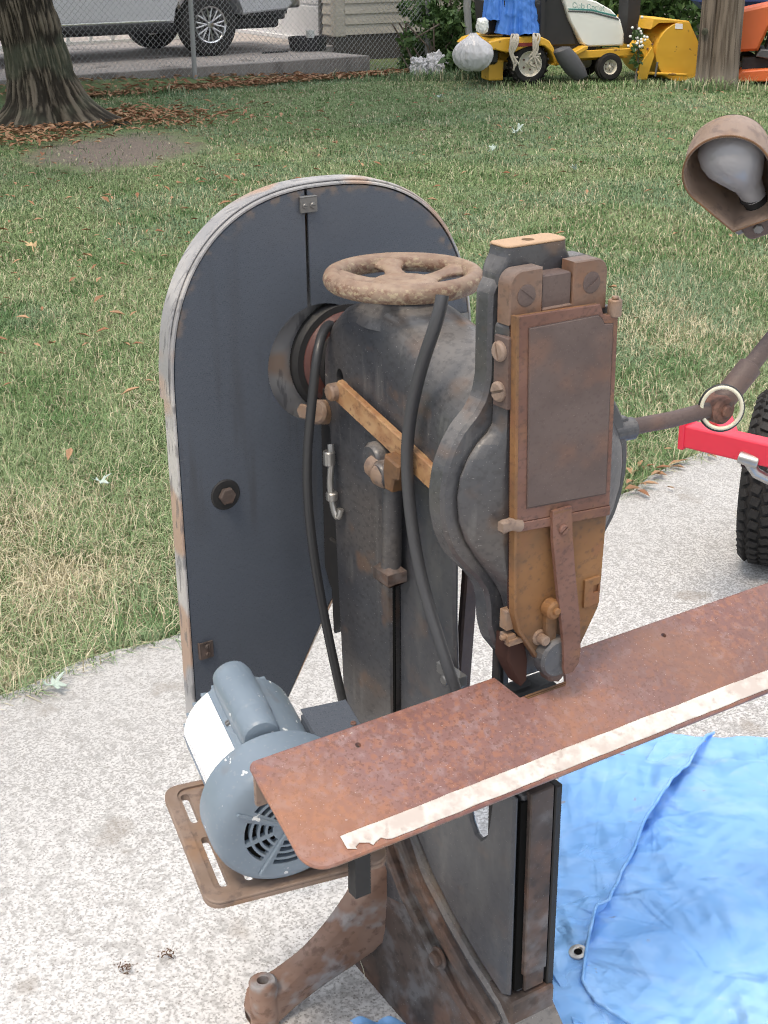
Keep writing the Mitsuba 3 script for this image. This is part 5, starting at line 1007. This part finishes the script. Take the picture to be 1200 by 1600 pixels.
# ---------------------------------------------------------------- red cart with a knobbly tyre
rc = adder('red_cart', np.eye(4), 'bright red steel cart frame with a black knobbly tyre at the right edge', 'cart')
p0, p1 = np.array((.785, 3.40, .545)), np.array((1.235, 3.02, .545)); dr_ = (p1 - p0) / np.linalg.norm(p1 - p0)
def beam(a, b, w, h, bev=.006):
    a, b = np.asarray(a, float), np.asarray(b, float); d = (b - a) / np.linalg.norm(b - a); s = np.cross(d, [0, 0, 1.0]); s /= np.linalg.norm(s); z_ = np.cross(s, d); X = np.eye(4); X[:3, 0] = s; X[:3, 1] = z_; X[:3, 2] = d; X[:3, 3] = a
    m = prism(rrect(-w / 2, w / 2, -h / 2, h / 2, bev, 3), 0, np.linalg.norm(b - a), .002, 'xy'); m.apply_transform(X); return m
rc('frame_tube', beam(p0, p1, .055, .060), 'red_paint', 35); rc('end_cap', beam(p0 - dr_ * .012, p0 + dr_ * .004, .064, .072, .004), 'red_paint', 35)
rc('cross_tube', beam(p0 + dr_ * .12 + (.0, .03, .0), p0 + dr_ * .12 + (.02, .25, .01), .05, .05), 'red_paint', 35)
wc = np.array((1.165, 3.80, .262)); ax = np.array((.93, -.36, 0)); ax /= np.linalg.norm(ax)
X = np.eye(4); X[:3, 2] = ax; X[:3, 0] = (0, 0, 1); X[:3, 1] = np.cross(ax, (0, 0, 1)); X[:3, 3] = wc
R_ = .255; W_ = .20
tyre = lathe([(.10, -.07), (.105, -.085), (.15, -.098), (.20, -.102), (.228, -.094), (.243, -.075), (.249, -.04), (.2505, 0), (.249, .04), (.243, .075), (.228, .094), (.20, .102), (.15, .098), (.105, .085), (.10, .07), (.10, -.07)], (0, 0, 0), (0, 0, 1), 64)
tyre.apply_transform(X); rc('tyre', tyre, 'tire', 40)
kn = []
for q in range(44):
    a = 2 * math.pi * q / 44
    for j_, w_ in enumerate((-.084, -.05, -.017, .017, .05, .084)):
        aa = a + (.071 if j_ % 2 else 0); edge = abs(w_) > .07; b = box((0, 0, 0), (.012, .023, .026 if not edge else .024), .002)
        b.apply_transform(trimesh.transformations.rotation_matrix(.35 * (-1) ** j_, (1, 0, 0)))
        if edge: b.apply_transform(trimesh.transformations.rotation_matrix(-.75 * np.sign(w_), (0, 1, 0)))
        Rr_ = .2525 - (.012 if edge else (.001 if abs(w_) > .03 else 0)); b.apply_translation((Rr_, 0, w_)); b.apply_transform(trimesh.transformations.rotation_matrix(aa, (0, 0, 1))); kn.append(b)
km = cat(*kn); km.apply_transform(X); rc('tread_block', km, 'tire', 30, under='tyre'); lab('red_cart__tyre__tread_block', kind='stuff')
hubm = lathe([(0, -.06), (.03, -.075), (.06, -.06), (.10, -.075), (.11, -.08), (.11, .08), (0, .08)], (0, 0, 0), (0, 0, 1), 40); hubm.apply_transform(X); rc('rim', hubm, 'dull_steel', 35, under='tyre')
rc('axle_bracket', beam((.93, 3.33, .51), (1.16, 3.40, .34), .025, .07), 'black_plastic'); rc('chrome_fork', tube([(.905, 3.27, .525), (.93, 3.26, .49), (1.0, 3.25, .455), (1.2, 3.22, .42)], .014, 10), 'steel', 45); rc('chrome_fork', tube([(.96, 3.27, .50), (1.0, 3.26, .47), (1.1, 3.25, .445), (1.3, 3.22, .41)], .012, 10), 'steel', 45); rc('pin', cyl((.885, 3.27, .53), (.93, 3.25, .52), .016), 'steel', 45)
rc('cable', tube([(1.16, 3.5, .60), (1.2, 3.45, .64), (1.28, 3.4, .70)], .006, 8), 'cord_white', True)

# ---------------------------------------------------------------- blue tarp
def wr(P, amp=1.0, seed=0):
    # crumpled plastic: creases are triangle waves along many directions, each over a patch of its own
    r = np.random.default_rng(seed + 40); q = np.column_stack([P, P[:, 0] * 0]); z = .009 * meshkit.fbm(q * 2.4 + seed, 3, 9 + seed)
    for k in range(22):
        a = r.uniform(0, math.pi); w_ = r.uniform(.05, .24); t = (P[:, 0] * math.cos(a) + P[:, 1] * math.sin(a)) / w_ + 1.6 * meshkit.noise(q * 3 + k * 3.1, k) + r.uniform()
        tri_ = np.abs((t % 1) - .5) * 2; m = np.clip((meshkit.noise(q * r.uniform(3, 6) + k * 7.7, k + 50) - .42) * 5, 0, 1); z += .034 * w_ * tri_ * m
    return amp * z
def tarp_sheet(fn, na, nb, zf, th=.0016):
    a, b = np.meshgrid(np.linspace(0, 1, na), np.linspace(0, 1, nb), indexing='ij'); P = fn(a.ravel(), b.ravel()); z = zf(P, a.ravel(), b.ravel()); return sheet(np.column_stack([P, z]).reshape(na, nb, 3))
hem = np.array([(.758, 2.785), (.715, 2.706), (.662, 2.611), (.642, 2.592), (.576, 2.476), (.514, 2.361), (.456, 2.242), (.418, 2.150), (.392, 2.136), (.374, 2.071), (.350, 1.986), (.340, 1.94), (.358, 1.885), (.395, 1.83), (.43, 1.75)])
ht = np.r_[0, np.cumsum(np.linalg.norm(np.diff(hem, axis=0), axis=1))]; ht /= ht[-1]
def hemp(a): return np.column_stack([np.interp(a, ht, hem[:, k_]) for k_ in (0, 1)])
left = np.array([(.690, 2.81), (.55, 2.80), (.42, 2.70), (.34, 2.55), (.30, 2.38), (.27, 2.24), (.25, 2.12), (.27, 2.01), (.30, 1.92), (.31, 1.84), (.30, 1.74)])
lt = np.linspace(0, 1, len(left))
def leftp(a): return np.column_stack([np.interp(a, lt, left[:, k_]) for k_ in (0, 1)])
tp = adder('blue_tarp', np.eye(4), 'crumpled bright blue tarpaulin with metal grommets spread on the concrete under the table', 'tarp')
right = np.array([(.775, 2.79), (1.0, 2.74), (1.5, 2.55), (1.7, 2.3), (1.6, 1.7), (1.5, 1.3)]); rt_ = np.linspace(0, 1, len(right))
def rightp(a): return np.column_stack([np.interp(a, rt_, right[:, k_]) for k_ in (0, 1)])
def under_in(a): h = hemp(a); return h + np.array([-.10, .02])
tp('lower_sheet', tarp_sheet(lambda a, b: under_in(a) * (1 - b)[:, None] + rightp(a) * b[:, None], 200, 200, lambda P, a, b: .004 + np.clip(wr(P, 1.1, 2), 0, 1) * np.clip(np.minimum(np.minimum(a * 14, (1 - b) * 14), 1), .08, 1) + .035 * np.exp(-((P[:, 1] - 2.60 + .28 * (P[:, 0] - .9)) / .045) ** 2) * np.clip((P[:, 0] - .74) * 9, 0, 1)), 'tarp', True)
def flapz(P, a, b):
    e = np.clip(b * 30, 0, 1) ; return .010 + np.clip(wr(P, 1.15, 7), 0, 1) * np.clip(np.minimum(a * 14, (1 - b) * 10 + .15), .1, 1) + .010 * np.exp(-((b - .0) / .03) ** 2) * (1 + .9 * np.sin(a * 21)) + .008 * np.exp(-b * 8)
flap = tarp_sheet(lambda a, b: hemp(a) * (1 - b)[:, None] + leftp(a) * b[:, None], 220, 170, flapz); tp('upper_sheet', flap, 'tarp', True)
fv = np.array(flap.vertices).reshape(220, 170, 3); tp('hem', tube(fv[:, 0] + [0, 0, .001], .0032, 6), 'tarp', True)
def grommet(i, j_):
    p = fv[i, j_]; n_ = np.cross(fv[min(i + 2, 219), j_] - fv[i - 2, j_], fv[i, j_ + 2] - fv[i, j_ - 2]); n_ /= np.linalg.norm(n_); n_ *= np.sign(n_[2]); m = lathe([(.0075, 0), (.0075, .002), (.010, .0036), (.0165, .0022), (.0175, 0), (.0075, 0)], p + n_ * .002, n_, 28); tp('grommet', m, 'steel', 40); tp('grommet_hole', lathe([(0, 0), (.008, 0), (.008, .001), (0, .001)], p + n_ * .0022, n_, 20), 'dark_hole')
grommet(10, 22); grommet(int(.745 * 219), 42)
ck = sheet([[(-.075 + .11 * a + .01 * math.sin(9 * b), 1.80 + .105 * b, .004 + .03 * math.sin(math.pi * a) * math.sin(math.pi * min(b * .5 + .5, 1)) + .006 * math.sin(14 * a + 5 * b)) for b in np.linspace(0, 1, 24)] for a in np.linspace(0, 1, 30)]); tp('corner_fold', ck, 'tarp', True)
# dirt and debris on the driveway
for q, (x, y, s) in enumerate(((-.405, 2.07, .007), (-.475, 2.03, .009))):
    P = np.column_stack([rg.normal(x, s, 40), rg.normal(y, s * .6, 40)]); V, F, uv = leafmesh(P, .0042 * rg.uniform(.5, 1.3, 40), .0); k = wset('leaf_crumb', trimesh.Trimesh(V, F, process=False), 'mulch', False, uv=uv)
    lab(k, ('small dark crumbs on the concrete between the motor plate and the machine foot', 'dark plant crumbs on the concrete, farther left of the machine foot')[q], 'debris', 'crumbs on the concrete', 'stuff')
